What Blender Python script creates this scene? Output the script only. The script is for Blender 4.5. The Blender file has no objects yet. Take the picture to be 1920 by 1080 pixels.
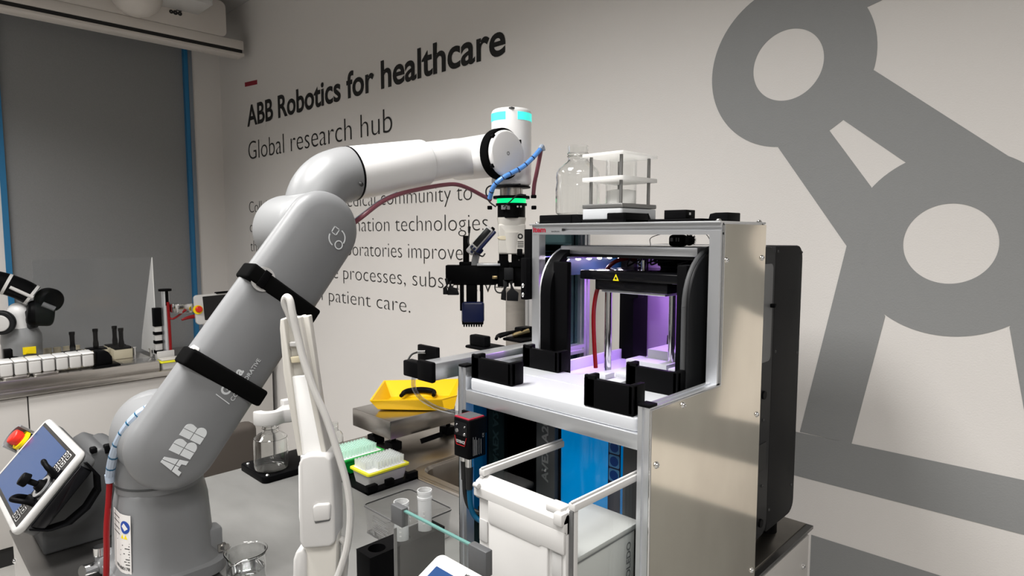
import bpy, bmesh, math, random
from mathutils import Vector as V, Matrix
random.seed(7)
SC = bpy.context.scene
COL = SC.collection

# ------------------------------------------------------------------ camera, world, lights, exposure
FP, CX, CY = 1180.0, 960.0, 540.0                      # focal length in pixels of the 1920x1080 photograph
CAM = V((0, 0, 1.6))
_l = V(((-250-CX)/FP, (CY-440)/FP, -1)).normalized()     # direction of -X seen by the camera
_b = V(((2119-CX)/FP, (CY-440)/FP, -1))
_b = (_b - _l*_l.dot(_b)).normalized()
_x, _y = -_l, _b
_z = _x.cross(_y)
RC = Matrix((_x, _y, _z))                                # camera -> world
cd = bpy.data.cameras.new('camera')
cd.sensor_width = 36.0; cd.lens = FP/1920*36.0; cd.clip_start = 0.02
cam = bpy.data.objects.new('camera', cd); COL.objects.link(cam)
cam.matrix_world = Matrix.Translation(CAM) @ RC.to_4x4()
SC.camera = cam

w = bpy.data.worlds.new('world'); SC.world = w; w.use_nodes = True
w.node_tree.nodes['Background'].inputs[0].default_value = (.8, .85, .9, 1)
w.node_tree.nodes['Background'].inputs[1].default_value = 0.15

def area(name, loc, sx, sy, power, color=(1, .95, .88), rot=(0, 0, 0), spread=180):
    d = bpy.data.lights.new(name, 'AREA'); d.shape = 'RECTANGLE'; d.size = sx; d.size_y = sy
    d.energy = power; d.color = color; d.spread = math.radians(spread)
    o = bpy.data.objects.new(name, d); COL.objects.link(o); o.location = loc; o.rotation_euler = rot
    return o
CEIL = 3.05
LC = (1, .978, .952)
area('ceiling_light', (-1.25, .08, CEIL-.03), .6, .9, 25, LC, spread=136)
area('ceiling_light', (.45, -.25, CEIL-.03), .6, .9, 15, LC, spread=142)
area('ceiling_light', (-2.9, -.3, CEIL-.03), .6, 1.2, 21, LC, spread=134)
area('ceiling_light', (-1.3, -2.3, CEIL-.03), .6, 1.2, 26, LC, spread=138)
area('ceiling_light', (1.4, -1.8, CEIL-.03), .6, 1.2, 27, LC, spread=160)

vs = SC.view_settings
SC.display_settings.display_device = 'sRGB'
vs.view_transform = 'Standard'; vs.look = 'None'; vs.gamma = 1.0; vs.exposure = 1.06
vs.use_curve_mapping = False

# ------------------------------------------------------------------ picture -> place
def ray(px, py): return RC @ V(((px-CX)/FP, (CY-py)/FP, -1))
def at(px, py, X=None, Y=None, Z=None):
    d = ray(px, py)
    for i, v in enumerate((X, Y, Z)):
        if v is not None: return CAM + d*((v-CAM[i])/d[i])
def atp(px, py, o, n):
    d = ray(px, py); return CAM + d*((V(o)-CAM).dot(V(n))/d.dot(V(n)))

# ------------------------------------------------------------------ materials
MATS = {}
def mat(name, col, rough=.5, metal=0., noise=0., nscale=20., bump=0., stretch=(1, 1, 1), coat=0., emit=None, estr=0., spec=None, trans=0., ior=1.45, alpha=1., sss=0.):
    m = bpy.data.materials.new(name); m.use_nodes = True
    nt = m.node_tree; b = nt.nodes['Principled BSDF']
    b.inputs['Base Color'].default_value = (*col, 1); b.inputs['Roughness'].default_value = rough
    b.inputs['Metallic'].default_value = metal; b.inputs['IOR'].default_value = ior
    b.inputs['Coat Weight'].default_value = coat; b.inputs['Transmission Weight'].default_value = trans
    b.inputs['Alpha'].default_value = alpha
    if sss: b.inputs['Subsurface Weight'].default_value = sss; b.inputs['Subsurface Radius'].default_value = (.02, .02, .02)
    if spec is not None: b.inputs['Specular IOR Level'].default_value = spec
    if emit: b.inputs['Emission Color'].default_value = (*emit, 1); b.inputs['Emission Strength'].default_value = estr
    if noise or bump:
        tc = nt.nodes.new('ShaderNodeTexCoord'); mp = nt.nodes.new('ShaderNodeMapping'); n = nt.nodes.new('ShaderNodeTexNoise')
        mp.inputs['Scale'].default_value = stretch; n.inputs['Scale'].default_value = nscale; n.inputs['Detail'].default_value = 5
        nt.links.new(tc.outputs['Object'], mp.inputs[0]); nt.links.new(mp.outputs[0], n.inputs['Vector'])
        if noise:
            r = nt.nodes.new('ShaderNodeValToRGB')
            r.color_ramp.elements[0].position = .3; r.color_ramp.elements[1].position = .7
            r.color_ramp.elements[0].color = (*[max(0, c*(1-noise)) for c in col], 1)
            r.color_ramp.elements[1].color = (*[min(1, c*(1+noise)) for c in col], 1)
            nt.links.new(n.outputs['Fac'], r.inputs[0]); nt.links.new(r.outputs[0], b.inputs['Base Color'])
        if bump:
            bp = nt.nodes.new('ShaderNodeBump'); bp.inputs['Strength'].default_value = bump; bp.inputs['Distance'].default_value = .002
            nt.links.new(n.outputs['Fac'], bp.inputs['Height']); nt.links.new(bp.outputs[0], b.inputs['Normal'])
    MATS[name] = m; return m
def glass(name, tint=(.97, .985, .98), base=.05, edge=.55, edgecol=(1, 1, 1), power=3.0, rough=.03):
    """thin clear wall: see-through in the middle, mirror-like at grazing angles"""
    m = bpy.data.materials.new(name); m.use_nodes = True; nt = m.node_tree; nt.nodes.clear()
    out = nt.nodes.new('ShaderNodeOutputMaterial'); mix = nt.nodes.new('ShaderNodeMixShader')
    t = nt.nodes.new('ShaderNodeBsdfTransparent'); g = nt.nodes.new('ShaderNodeBsdfGlossy')
    t.inputs[0].default_value = (*tint, 1); g.inputs[0].default_value = (*edgecol, 1); g.inputs['Roughness'].default_value = rough
    lw = nt.nodes.new('ShaderNodeLayerWeight'); pw = nt.nodes.new('ShaderNodeMath'); pw.operation = 'POWER'; pw.inputs[1].default_value = power
    mr = nt.nodes.new('ShaderNodeMapRange'); mr.inputs['To Min'].default_value = base; mr.inputs['To Max'].default_value = edge
    lw.inputs['Blend'].default_value = .5
    nt.links.new(lw.outputs['Facing'], pw.inputs[0]); nt.links.new(pw.outputs[0], mr.inputs['Value'])
    nt.links.new(mr.outputs[0], mix.inputs[0]); nt.links.new(t.outputs[0], mix.inputs[1]); nt.links.new(g.outputs[0], mix.inputs[2])
    nt.links.new(mix.outputs[0], out.inputs[0]); MATS[name] = m; return m
def frosted(name, col, fac=.5):
    m = bpy.data.materials.new(name); m.use_nodes = True; nt = m.node_tree; b = nt.nodes['Principled BSDF']
    b.inputs['Base Color'].default_value = (*col, 1); b.inputs['Roughness'].default_value = .25
    t = nt.nodes.new('ShaderNodeBsdfTransparent'); mix = nt.nodes.new('ShaderNodeMixShader'); mix.inputs[0].default_value = fac
    nt.links.new(t.outputs[0], mix.inputs[1]); nt.links.new(b.outputs[0], mix.inputs[2])
    nt.links.new(mix.outputs[0], nt.nodes['Material Output'].inputs[0]); MATS[name] = m; return m

mat('wall', (.70, .675, .65), .75, bump=.25, nscale=260)
mat('mural', (.255, .26, .26), .7, bump=.25, nscale=260)
mat('ink', (.008, .008, .008), .6); mat('inkred', (.25, .005, .02), .6)
mat('ceil', (.42, .41, .40), .9); mat('floorm', (.36, .35, .33), .4, noise=.12, nscale=6)
mat('blind', (.245, .248, .25), .8, noise=.06, nscale=300, bump=.15)
mat('blue_tape', (.02, .17, .36), .5); mat('alu_dark', (.25, .29, .34), .4, .6)
mat('housing', (.62, .58, .54), .5); mat('slotblack', (.01, .01, .01), .6)
mat('steel', (.52, .5, .475), .26, 1., noise=.10, nscale=9, stretch=(1, 1, 6))
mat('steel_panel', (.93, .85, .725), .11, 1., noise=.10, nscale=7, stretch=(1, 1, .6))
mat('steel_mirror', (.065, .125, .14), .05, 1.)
mat('steel_dark', (.20, .195, .19), .3, .9, noise=.08, nscale=10)
mat('steel_deck', (.36, .33, .29), .3, 1., noise=.1, nscale=14)
mat('alu', (.74, .755, .78), .36, .9); mat('chrome', (.75, .75, .75), .12, 1.)
mat('black', (.003, .003, .0034), .42, spec=.05); mat('black_soft', (.006, .006, .0065), .6, spec=.25); mat('black_gloss', (.004, .004, .005), .12, spec=.3)
mat('velcro', (.003, .003, .003), .95, spec=.05)
mat('anthracite', (.010, .0105, .0115), .45, spec=.2); mat('charcoal', (.06, .062, .064), .5, spec=.35); mat('grey_strip', (.13, .132, .135), .45); mat('strip_text', (.42, .42, .42), .5); mat('picto', (.10, .32, .62), .3); mat('picto_blue', (.0, .06, .32), .3)
mat('robot_grey', (.178, .182, .187), .42); mat('robot_grey_light', (.235, .24, .245), .38); mat('robot_white', (.80, .797, .793), .3)
mat('logo', (.62, .64, .65), .5); mat('screwdark', (.03, .03, .03), .4)
mat('white_plastic', (.53, .522, .51), .35); mat('white_panel', (.485, .468, .447), .45); mat('warm_white', (.58, .56, .515), .4)
mat('pom', (.50, .515, .54), .28, sss=.15); mat('acrylic_white', (.88, .88, .87), .25, sss=.1)
mat('marble', (.172, .171, .165), .35, noise=.13, nscale=5, stretch=(1, 2.2, 1))
mat('yellow', (.85, .50, .0), .4); mat('yellow_rim', (.75, .72, .02), .4); mat('green', (.0, .30, .035), .4)
mat('red', (.22, .002, .004), .3); mat('red_btn', (.6, .02, .01), .35); mat('wine', (.20, .06, .08), .35)
mat('hose_wrap', (.34, .40, .49), .3); mat('hose_blue', (.10, .28, .68), .3); mat('navy', (.006, .011, .055), .3)
mat('cable_blue', (.0, .075, .16), .45); mat('cable_white', (.52, .51, .49), .4); mat('cable_black', (.012, .012, .012), .5)
mat('blue_door', (.0, .26, .62), .12, coat=.4, emit=(0, .22, .6), estr=.22)  # door is no lamp: a faint blue glow is put into its colour
mat('purple_wall', (.36, .28, .42), .4); mat('lilac', (.60, .58, .72), .4)
mat('led_white', (1, 1, 1), .5, emit=(1, .86, .95), estr=18); mat('led_cyan', (.1, .8, .8), .4, emit=(.03, .72, .60), estr=.42)
mat('led_green', (.0, .3, .1), .4, emit=(.0, .9, .27), estr=.5); mat('led_red', (1, 0, 0), .4, emit=(1, .02, .02), estr=4)
mat('blue_strip', (.0, .025, .05), .35)
mat('screen_blue', (.010, .032, .095), .15, emit=(.02, .07, .21), estr=.2); mat('screen_navy', (.02, .05, .2), .15, emit=(.02, .07, .30), estr=.35)
mat('screen_off', (.004, .004, .005), .3); mat('bezel', (.44, .436, .428), .35); mat('pale_grey', (.46, .475, .49), .4); mat('grey_metal', (.26, .26, .255), .35, .7)
mat('beige', (.56, .50, .36), .6); mat('taupe', (.06, .05, .042), .7); mat('powder', (.90, .89, .87), .9)
mat('brass', (.55, .42, .22), .3, 1.); mat('orange', (.75, .22, .02), .5); mat('warn_yellow', (.85, .65, .0), .5)
mat('sticker', (.68, .66, .64), .5); mat('sticker_blue', (.01, .05, .30), .5); mat('text_grey', (.20, .20, .20), .6); mat('clip_grey', (.075, .077, .08), .45); mat('tag_text', (.12, .12, .12), .6)
mat('fur', (.02, .02, .02), .9); mat('teal', (.0, .12, .15), .3)
glass('glass', (.993, .997, .995), .03, .5); glass('glass_thick', (.95, .965, .96), .07, .8, power=2.2); glass('pane', (.95, .965, .96), .014, .4); glass('acrylic', (.95, .95, .95), .085, .7)
glass('guard', (.975, .98, .985), .022, .3, rough=.12); glass('hose_clear', (.72, .74, .76), .15, .7)
mat('pane_edge', (.10, .22, .20), .2); mat('clear_edge', (.12, .12, .12), .15)
mat('clear', (.99, 1, .995), .0, trans=1., ior=1.46); mat('water', (.98, .99, 1), .0, trans=1., ior=1.33)
def translucent(name, col, k=.55):
    m = bpy.data.materials.new(name); m.use_nodes = True; nt = m.node_tree; b = nt.nodes['Principled BSDF']
    b.inputs['Base Color'].default_value = (*col, 1); b.inputs['Roughness'].default_value = .3
    t = nt.nodes.new('ShaderNodeBsdfTranslucent'); t.inputs[0].default_value = (*col, 1)
    mix = nt.nodes.new('ShaderNodeMixShader'); mix.inputs[0].default_value = k
    nt.links.new(b.outputs[0], mix.inputs[1]); nt.links.new(t.outputs[0], mix.inputs[2]); nt.links.new(mix.outputs[0], nt.nodes['Material Output'].inputs[0]); MATS[name] = m; return m
translucent('plate_white', (.90, .895, .88))
frosted('frost', (.8, .8, .8), .45); frosted('tipclear', (.86, .90, .88), .55); frosted('tipclear_green', (.68, .92, .81), .55); frosted('haze', (.92, .91, .89), .95)
frosted('tube_frost', (.72, .73, .73), .45)
M = MATS

# ------------------------------------------------------------------ mesh building
def Fr(o, u, v):
    u = V(u).normalized(); v = V(v); v = (v - u*u.dot(v)).normalized(); n = u.cross(v)
    m = Matrix((u, v, n)).transposed().to_4x4(); m.translation = V(o); return m
def smoothpath(pts, k=6):
    p = [V(q) for q in pts]
    if len(p) < 3: return p
    p = [2*p[0]-p[1]] + p + [2*p[-1]-p[-2]]; out = []
    for i in range(1, len(p)-2):
        a, b, c, d = p[i-1:i+3]
        for j in range(k):
            t = j/k
            out.append(.5*((2*b)+(c-a)*t+(2*a-5*b+4*c-d)*t*t+(3*b-a-3*c+d)*t**3))
    return out + [p[-2]]
class B:
    def __init__(s, M=None): s.bm = bmesh.new(); s.M = M or Matrix()
    def merge(s, t, M=None):
        t.transform(s.M @ M if M else s.M)
        me = bpy.data.meshes.new('tmp'); t.to_mesh(me); t.free(); s.bm.from_mesh(me); bpy.data.meshes.remove(me); return s
    def _bev(s, t, bv, seg, ang=40):
        if bv > 0:
            es = [e for e in t.edges if len(e.link_faces) == 2 and e.calc_face_angle(0) > math.radians(ang)]
            bmesh.ops.bevel(t, geom=es, offset=bv, segments=seg, affect='EDGES', profile=.5, clamp_overlap=True)
    def box(s, x0, x1, y0, y1, z0, z1, bv=0, seg=2, M=None):
        t = bmesh.new(); bmesh.ops.create_cube(t, size=1)
        for v in t.verts: v.co = V(((x0+x1)/2+v.co.x*(x1-x0), (y0+y1)/2+v.co.y*(y1-y0), (z0+z1)/2+v.co.z*(z1-z0)))
        bmesh.ops.recalc_face_normals(t, faces=t.faces); s._bev(t, bv, seg); return s.merge(t, M)
    def cyl(s, a, b, r, r2=None, n=32, bv=0, seg=3, M=None):
        a, b = V(a), V(b); t = bmesh.new(); L = (b-a).length
        bmesh.ops.create_cone(t, cap_ends=True, segments=n, radius1=r, radius2=r if r2 is None else r2, depth=L)
        if bv:
            es = [e for e in t.edges if len(e.link_faces) == 2 and any(len(f.verts) > 4 for f in e.link_faces)]
            bmesh.ops.bevel(t, geom=es, offset=bv, segments=seg, affect='EDGES', profile=.5, clamp_overlap=True)
        q = (b-a).normalized().to_track_quat('Z', 'Y').to_matrix().to_4x4(); q.translation = (a+b)/2
        t.transform(q); return s.merge(t, M)
    def tube(s, pts, r, n=10, k=6, M=None, smooth=True):
        p = smoothpath(pts, k) if smooth else [V(q) for q in pts]
        t = bmesh.new(); rings = []; up = None
        for i, c in enumerate(p):
            d = (p[min(i+1, len(p)-1)]-p[max(i-1, 0)]).normalized()
            if up is None: up = d.orthogonal().normalized()
            up = (up-d*up.dot(d)).normalized(); sd = d.cross(up)
            rr = r(i/(len(p)-1)) if callable(r) else r
            rings.append([t.verts.new(c+(up*math.cos(2*math.pi*j/n)+sd*math.sin(2*math.pi*j/n))*rr) for j in range(n)])
        for i in range(len(rings)-1):
            for j in range(n): t.faces.new((rings[i][j], rings[i][(j+1) % n], rings[i+1][(j+1) % n], rings[i+1][j]))
        t.faces.new(rings[0][::-1]); t.faces.new(rings[-1]); bmesh.ops.recalc_face_normals(t, faces=t.faces); return s.merge(t, M)
    def loft(s, secs, cap=True, M=None):
        t = bmesh.new(); R = [[t.verts.new(V(p)) for p in sec] for sec in secs]; n = len(R[0])
        for i in range(len(R)-1):
            for j in range(n): t.faces.new((R[i][j], R[i][(j+1) % n], R[i+1][(j+1) % n], R[i+1][j]))
        if cap: t.faces.new(R[0][::-1]); t.faces.new(R[-1])
        bmesh.ops.recalc_face_normals(t, faces=t.faces); return s.merge(t, M)
    def lathe(s, prof, o, axis=(0, 0, 1), n=40, cap=False, M=None):
        o = V(o); q = V(axis).normalized().to_track_quat('Z', 'Y').to_matrix(); t = bmesh.new(); R = []
        for r, h in prof: R.append([t.verts.new(o+q @ V((r*math.cos(2*math.pi*j/n), r*math.sin(2*math.pi*j/n), h))) for j in range(n)])
        for i in range(len(R)-1):
            for j in range(n): t.faces.new((R[i][j], R[i][(j+1) % n], R[i+1][(j+1) % n], R[i+1][j]))
        if cap: t.faces.new(R[0][::-1]); t.faces.new(R[-1])
        bmesh.ops.remove_doubles(t, verts=t.verts, dist=1e-6)
        return s.merge(t, M)
    def prism(s, pts, vec, bv=0, seg=2, ang=40, M=None):
        """3-D outline pushed along vec"""
        pts = [V(p) for p in pts]; vec = V(vec); t = bmesh.new()
        a = [t.verts.new(p) for p in pts]; b = [t.verts.new(p+vec) for p in pts]; n = len(a)
        t.faces.new(a); t.faces.new(b[::-1])
        for i in range(n): t.faces.new((a[i], b[i], b[(i+1) % n], a[(i+1) % n]))
        bmesh.ops.recalc_face_normals(t, faces=t.faces); s._bev(t, bv, seg, ang); return s.merge(t, M)
    def poly(s, pts2, fr, d, bv=0, seg=2, ang=40):
        """2-D outline in frame fr, thickness d along the frame's normal"""
        return s.prism([fr @ V((x, y, 0)) for x, y in pts2], fr.to_3x3() @ V((0, 0, d)), bv, seg, ang)
    def sphere(s, c, r, sc=(1, 1, 1), n=24, M=None):
        t = bmesh.new(); bmesh.ops.create_uvsphere(t, u_segments=n, v_segments=n//2, radius=r)
        for v in t.verts: v.co = V(c)+V((v.co.x*sc[0], v.co.y*sc[1], v.co.z*sc[2]))
        return s.merge(t, M)
    def ring(s, fr, r0, r1, d, a0=0, a1=360, n=48):
        pts = []; full = (a1-a0) >= 360; k = n
        A = [math.radians(a0+(a1-a0)*i/k) for i in range(k+1)]
        t = bmesh.new()
        def P(r, a, h): return t.verts.new(fr @ V((r*math.cos(a), r*math.sin(a), h)))
        R = [[P(r0, a, 0), P(r1, a, 0), P(r1, a, d), P(r0, a, d)] for a in A]
        for i in range(k):
            for j in range(4): t.faces.new((R[i][j], R[i][(j+1) % 4], R[i+1][(j+1) % 4], R[i+1][j]))
        if not full: t.faces.new(R[0][::-1]); t.faces.new(R[-1])
        bmesh.ops.remove_doubles(t, verts=t.verts, dist=1e-6); bmesh.ops.recalc_face_normals(t, faces=t.faces)
        return s.merge(t)
    def text(s, string, fr, width, cap=None, bold=0., x0=0., y0=0., d=.0004):
        """lettering in frame fr: starts at x0, baseline y0, scaled to the width and capital height"""
        c = bpy.data.curves.new('t', 'FONT'); c.body = string; c.size = 1; c.offset = bold; c.resolution_u = 5
        o = bpy.data.objects.new('t', c); me = o.to_mesh()
        xs = [v.co.x for v in me.vertices]; a, b = min(xs), max(xs); sx = width/(b-a); sy = cap/.7 if cap else sx
        t = bmesh.new(); t.from_mesh(me); o.to_mesh_clear(); bpy.data.objects.remove(o); bpy.data.curves.remove(c)
        for v in t.verts: v.co = V((x0+(v.co.x-a)*sx, y0+v.co.y*sy, d))
        return s.merge(t, fr)
ROOT = {}
def build(name, b, m, parent=None, label=None, kind=None, origin=None):
    me = bpy.data.meshes.new(name); b.bm.to_mesh(me); b.bm.free()
    me.polygons.foreach_set('use_smooth', [True]*len(me.polygons)); me.set_sharp_from_angle(angle=math.radians(30))
    me.materials.append(M[m] if isinstance(m, str) else m)
    o = bpy.data.objects.new(name, me); COL.objects.link(o)
    if parent is not None:
        loc = ROOT[parent.name]; ROOT[o.name] = loc; o.parent = parent
        me.transform(Matrix.Translation(-loc))
    else:
        xs = [v.co for v in me.vertices]
        loc = V(origin) if origin else V(((min(c.x for c in xs)+max(c.x for c in xs))/2, (min(c.y for c in xs)+max(c.y for c in xs))/2, min(c.z for c in xs)))
        me.transform(Matrix.Translation(-loc)); o.location = loc; ROOT[o.name] = loc
    if label: o['label'] = label
    if kind: o['kind'] = kind
    return o
def thing(name, label, cat, loc, group=None):
    o = bpy.data.objects.new(name, None); COL.objects.link(o); o.location = loc; o.empty_display_size = .05
    o['label'] = label; o['category'] = cat; ROOT[o.name] = V(loc)
    if group: o['group'] = group
    return o
def tag(o, label, cat, group=None):
    o['label'] = label; o['category'] = cat
    if group: o['group'] = group
    return o
def struct(name, b, m, parent=None, label=None): return build(name, b, m, parent, label, 'structure')
def copy_tree(o, parent=None):
    c = o.copy(); COL.objects.link(c)
    if parent: c.parent = parent
    for ch in list(o.children): copy_tree(ch, c)
    return c
XF_ = lambda x, y=0, z=0: Fr((x, y, z), (0, 1, 0), (0, 0, 1))        # frame on a face looking +X
YF_ = lambda y, x=0, z=0: Fr((x, y, z), (1, 0, 0), (0, 0, 1))        # frame on a face looking -Y
ZF_ = lambda z, x=0, y=0: Fr((x, y, z), (1, 0, 0), (0, 1, 0))        # frame on a face looking up
def rrect(x0, x1, y0, y1, r, k=5):
    out = []
    for cx, cy, a in ((x1-r, y1-r, 0), (x0+r, y1-r, 90), (x0+r, y0+r, 180), (x1-r, y0+r, 270)):
        out += [(cx+r*math.cos(math.radians(a+90*i/k)), cy+r*math.sin(math.radians(a+90*i/k))) for i in range(k+1)]
    return out
def profile(b, p, axis, L, s=.02, slots='nesw', g=.0052, dp=.004):
    """slotted aluminium bar: square section from corner p along axis"""
    h = s/2; sides = []
    def side(a, sl):
        q = [(-h, -h)] + ([(-g/2, -h), (-g/2, -h+dp), (g/2, -h+dp), (g/2, -h)] if sl else [])
        c, sn = math.cos(a), math.sin(a); return [(x*c-y*sn, x*sn+y*c) for x, y in q]
    for i, nm in enumerate('senw'): sides += side(i*math.pi/2, nm in slots)
    u, v = {'z': ((1, 0, 0), (0, 1, 0)), 'x': ((0, 1, 0), (0, 0, 1)), 'y': ((0, 0, 1), (1, 0, 0))}[axis]
    fr = Fr(p, u, v); off = fr.to_3x3() @ V((h, h, 0)); fr.translation = V(p)+off
    return b.poly(sides, fr, L)

# ------------------------------------------------------------------ the room
YW, XW = 1.75, -4.5
struct('floor', B().box(XW-.1, 3, -4, YW+.1, -.05, 0), 'floorm')
struct('ceiling', B().box(XW-.1, 3, -4, YW+.1, CEIL, CEIL+.05), 'ceil')
wall = struct('wall_back', B().box(XW-.1, 3, YW, YW+.1, 0, CEIL), 'wall')
struct('wall_right', B().box(3, 3.1, -4, YW+.1, 0, CEIL), 'wall')
struct('wall_front', B().box(XW-.1, 3.1, -4.1, -4, 0, CEIL), 'mural')
WY0, WY1, WZ0, WZ1 = .535, 1.55, .70, 2.90                       # window opening in the far wall
struct('wall_left', B().box(XW-.1, XW, -4, WY0, 0, CEIL).box(XW-.1, XW, WY1, YW, 0, CEIL)
       .box(XW-.1, XW, WY0, WY1, 0, WZ0).box(XW-.1, XW, WY0, WY1, WZ1, CEIL), 'wall')
win = struct('window_1', B().box(XW-.09, XW-.085, WY0, WY1, WZ0, WZ1), 'pane', label='tall window behind a grey blind on the far wall')
build('blind', B().box(XW-.03, XW-.026, WY0+.02, WY1-.03, WZ0, WZ1), 'blind', win, 'dark grey roller blind pulled down over the window')
build('edge_strip', B().box(XW-.06, XW+.006, WY0, WY0+.028, WZ0, WZ1), 'blue_tape', win, 'blue vertical strip down the window edge')
build('edge_strip', B().box(XW-.06, XW+.006, WY1-.03, WY1-.006, WZ0, WZ1), 'blue_tape', win, 'blue vertical strip down the window edge')
build('frame', B().box(XW-.06, XW+.012, WY1-.006, WY1+.018, WZ0, WZ1), 'alu_dark', win)
struct('baseboard_back', B().box(XW, 3, YW-.012, YW, 0, .08), 'housing')

# lettering and the robot mural: flat on the wall, so they belong to it
L = YF_(YW-.0012)
b = B(); b.text('ABB Robotics for healthcare', L, 4.085-1.746, .126, .022, -4.085, 2.291); build('headline_lettering', b, 'ink', wall, 'bold black headline lettering')
b = B(); b.text('Global research hub', L, 4.082-2.495, .118, -.014, -4.082, 2.079); build('subtitle_lettering', b, 'ink', wall, 'light black subtitle lettering')
b = B()
for s, x1, z in (('Collaborating with the medical community to', -1.942, 1.742), ('co-develop leading automation technologies', -1.846, 1.616),
                 ('that help more clinical laboratories improve', -2.003, 1.492), ('productivity and the processes, substantive', -1.762, 1.366), ('for the good of patient care.', -2.374, 1.237)):
    b.text(s, L, x1+4.1, .074, -.019, -4.1, z)
build('paragraph_lettering', b, 'ink', wall, 'five lines of small black lettering')
build('red_dash', B().poly([(-4.102, 2.542), (-3.922, 2.529), (-3.922, 2.556), (-4.102, 2.569)], YF_(YW), .001), 'inkred', wall, 'short red dash above the headline')
b = B(); F = YF_(YW); t_ = [0]
def mp(*pts): t_[0] += 1; b.poly(pts, F, .0006+.00006*t_[0])
def mring(cx, cz, r0, r1): t_[0] += 1; b.ring(Fr((cx, YW, cz), (1, 0, 0), (0, 0, 1)), r0, r1, .0006+.00006*t_[0], n=96)
mring(-.682, 2.052, .0925, .215); mring(-.298, 1.579, .0925, .2155)
mp((-.699, 1.837), (-.569, 1.867), (-.465, 1.717), (-.46, 1.65), (-.516, 1.571))
mp((-.537, 1.89), (-.469, 1.999), (-.194, 1.766), (-.23, 1.72), (-.30, 1.79), (-.394, 1.772))
mp((-.699, 1.838), (-.74, 1.90), (-.60, 1.98), (-.50, 2.02), (-.469, 1.999), (-.537, 1.89), (-.569, 1.867))
mp((-.516, 1.571), (-.46, 1.65), (-.48, 1.52), (-.421, 1.399)); mp((-.516, 1.571), (-.421, 1.399), (-.483, 1.061), (-.6125, 1.064))
mp((-.08, 1.571), (-.178, 1.397), (-.113, 1.061), (.016, 1.064)); mp((-.08, 1.571), (-.178, 1.397), (-.12, 1.52), (-.136, 1.65))
mp((-.90, .939), (.35, .939), (.35, 1.0615), (-.90, 1.0615))
mp((-.572, .3), (1.2, .3), (1.2, .786), (-.572, .786))
mp((-.494, 2.156), (-.58, 2.24), (-.43, 2.37), (.3, 2.55), (.3, 2.36))
build('robot_mural', b, 'mural', wall, 'large flat grey robot arm silhouette')

# long white screen case and the housing above it, high on the far wall
XC = -3.98
t = thing('projection_screen_case', 'long white projection screen case with a black slot above the blind', 'screen case', (XC-.06, 0, 2.66))
build('body', B().box(XC-.14, XC, -1.6, 1.70, 2.735, 2.79, .006), 'housing', t)
build('bottom_bar', B().box(XC-.10, XC+.004, -1.6, 1.70, 2.697, 2.714, .003), 'housing', t)
build('slot', B().box(XC-.12, XC-.004, -1.6, 1.69, 2.714, 2.735), 'slotblack', t)
t = thing('wall_projector', 'white wall-hung projector housing with rounded end and dome, resting above the screen case', 'projector', (XC-.1, .6, 2.79))
build('body', B().prism([(XC-.4, y, z) for y, z in rrect(-1.2, 1.60, 2.79, 3.0, .035)], (.395, 0, 0), .004), 'housing', t)
build('dome', B().sphere((XC+.05, 1.10, 2.905), .13, (1, 1, .95)), 'housing', t)
build('bracket', B().box(XC-.01, XC+.22, 1.17, 1.44, 2.885, 2.925, .004), 'white_plastic', t)
b = B(); f_ = XF_(XC-.004)
for i, (r, dy) in enumerate(((.011, 0), (.013, .022), (.012, .046))): b.ring(Fr((XC-.006, 1.292+dy, 2.868), (0, 1, 0), (0, 0, 1)), .002, r, .002)
b.box(XC-.006, XC-.004, 1.318, 1.348, 2.88, 2.895); build('logo', b, 'ink', t)

# ------------------------------------------------------------------ bench along the far wall
t = thing('laboratory_bench', 'white fronted laboratory bench with stainless top below the blind', 'bench', (-4.1, .5, 0))
build('top', B().box(-4.48, -3.745, -1.6, 1.72, .825, .855, .003), 'steel', t)
b = B()
for y0, y1 in ((-1.0, -.255), (-.25, .495), (.50, 1.245), (1.25, 1.715)): b.box(-3.79, -3.765, y0, y1, .1, .818, .003)
build('front_panel', b, 'white_panel', t)
build('body', B().box(-4.45, -3.79, -1.6, 1.70, .0, .825), 'slotblack', t)
t = thing('stainless_tray', 'raised stainless tray running along the white bench top', 'tray', (-4.1, .3, .855))
build('base', B().box(-4.46, -3.775, -1.2, 1.085, .855, .908, .003), 'steel', t)
b = B()
for i in range(12): b.prism([(x, y, .908) for x, y in rrect(-3.87, -3.785, -.72+i*.118-.05, -.72+i*.118+.055, .012)], (0, 0, .012), .003)
build('cell', b, 'steel', t)

jar = thing('white_jar', 'x', 'jar', (-3.83, 0, .921), 'white jars on the bench')
build('body', B().box(-3.89, -3.79, -.025, .025, .921, .984, .008, 3), 'white_plastic', jar)
build('lid', B().box(-3.90, -3.788, -.0262, .0262, .984, .994, .005, 3), 'acrylic_white', jar)
NJ = ['first white jar from the black boxes on the tray', 'second white jar from the black boxes on the tray', 'third white jar from the black boxes on the tray',
      'fourth white jar from the black boxes on the tray', 'fifth white jar from the black boxes on the tray', 'sixth white jar from the black boxes on the tray', 'seventh white jar from the black boxes on the tray', 'white jar at the frame edge, far end of the jar row']
for i, lb in enumerate(NJ):
    j = jar if i == 0 else copy_tree(jar)
    j.location = (-3.85, .763-i*.0555, .92); j['label'] = lb

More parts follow.
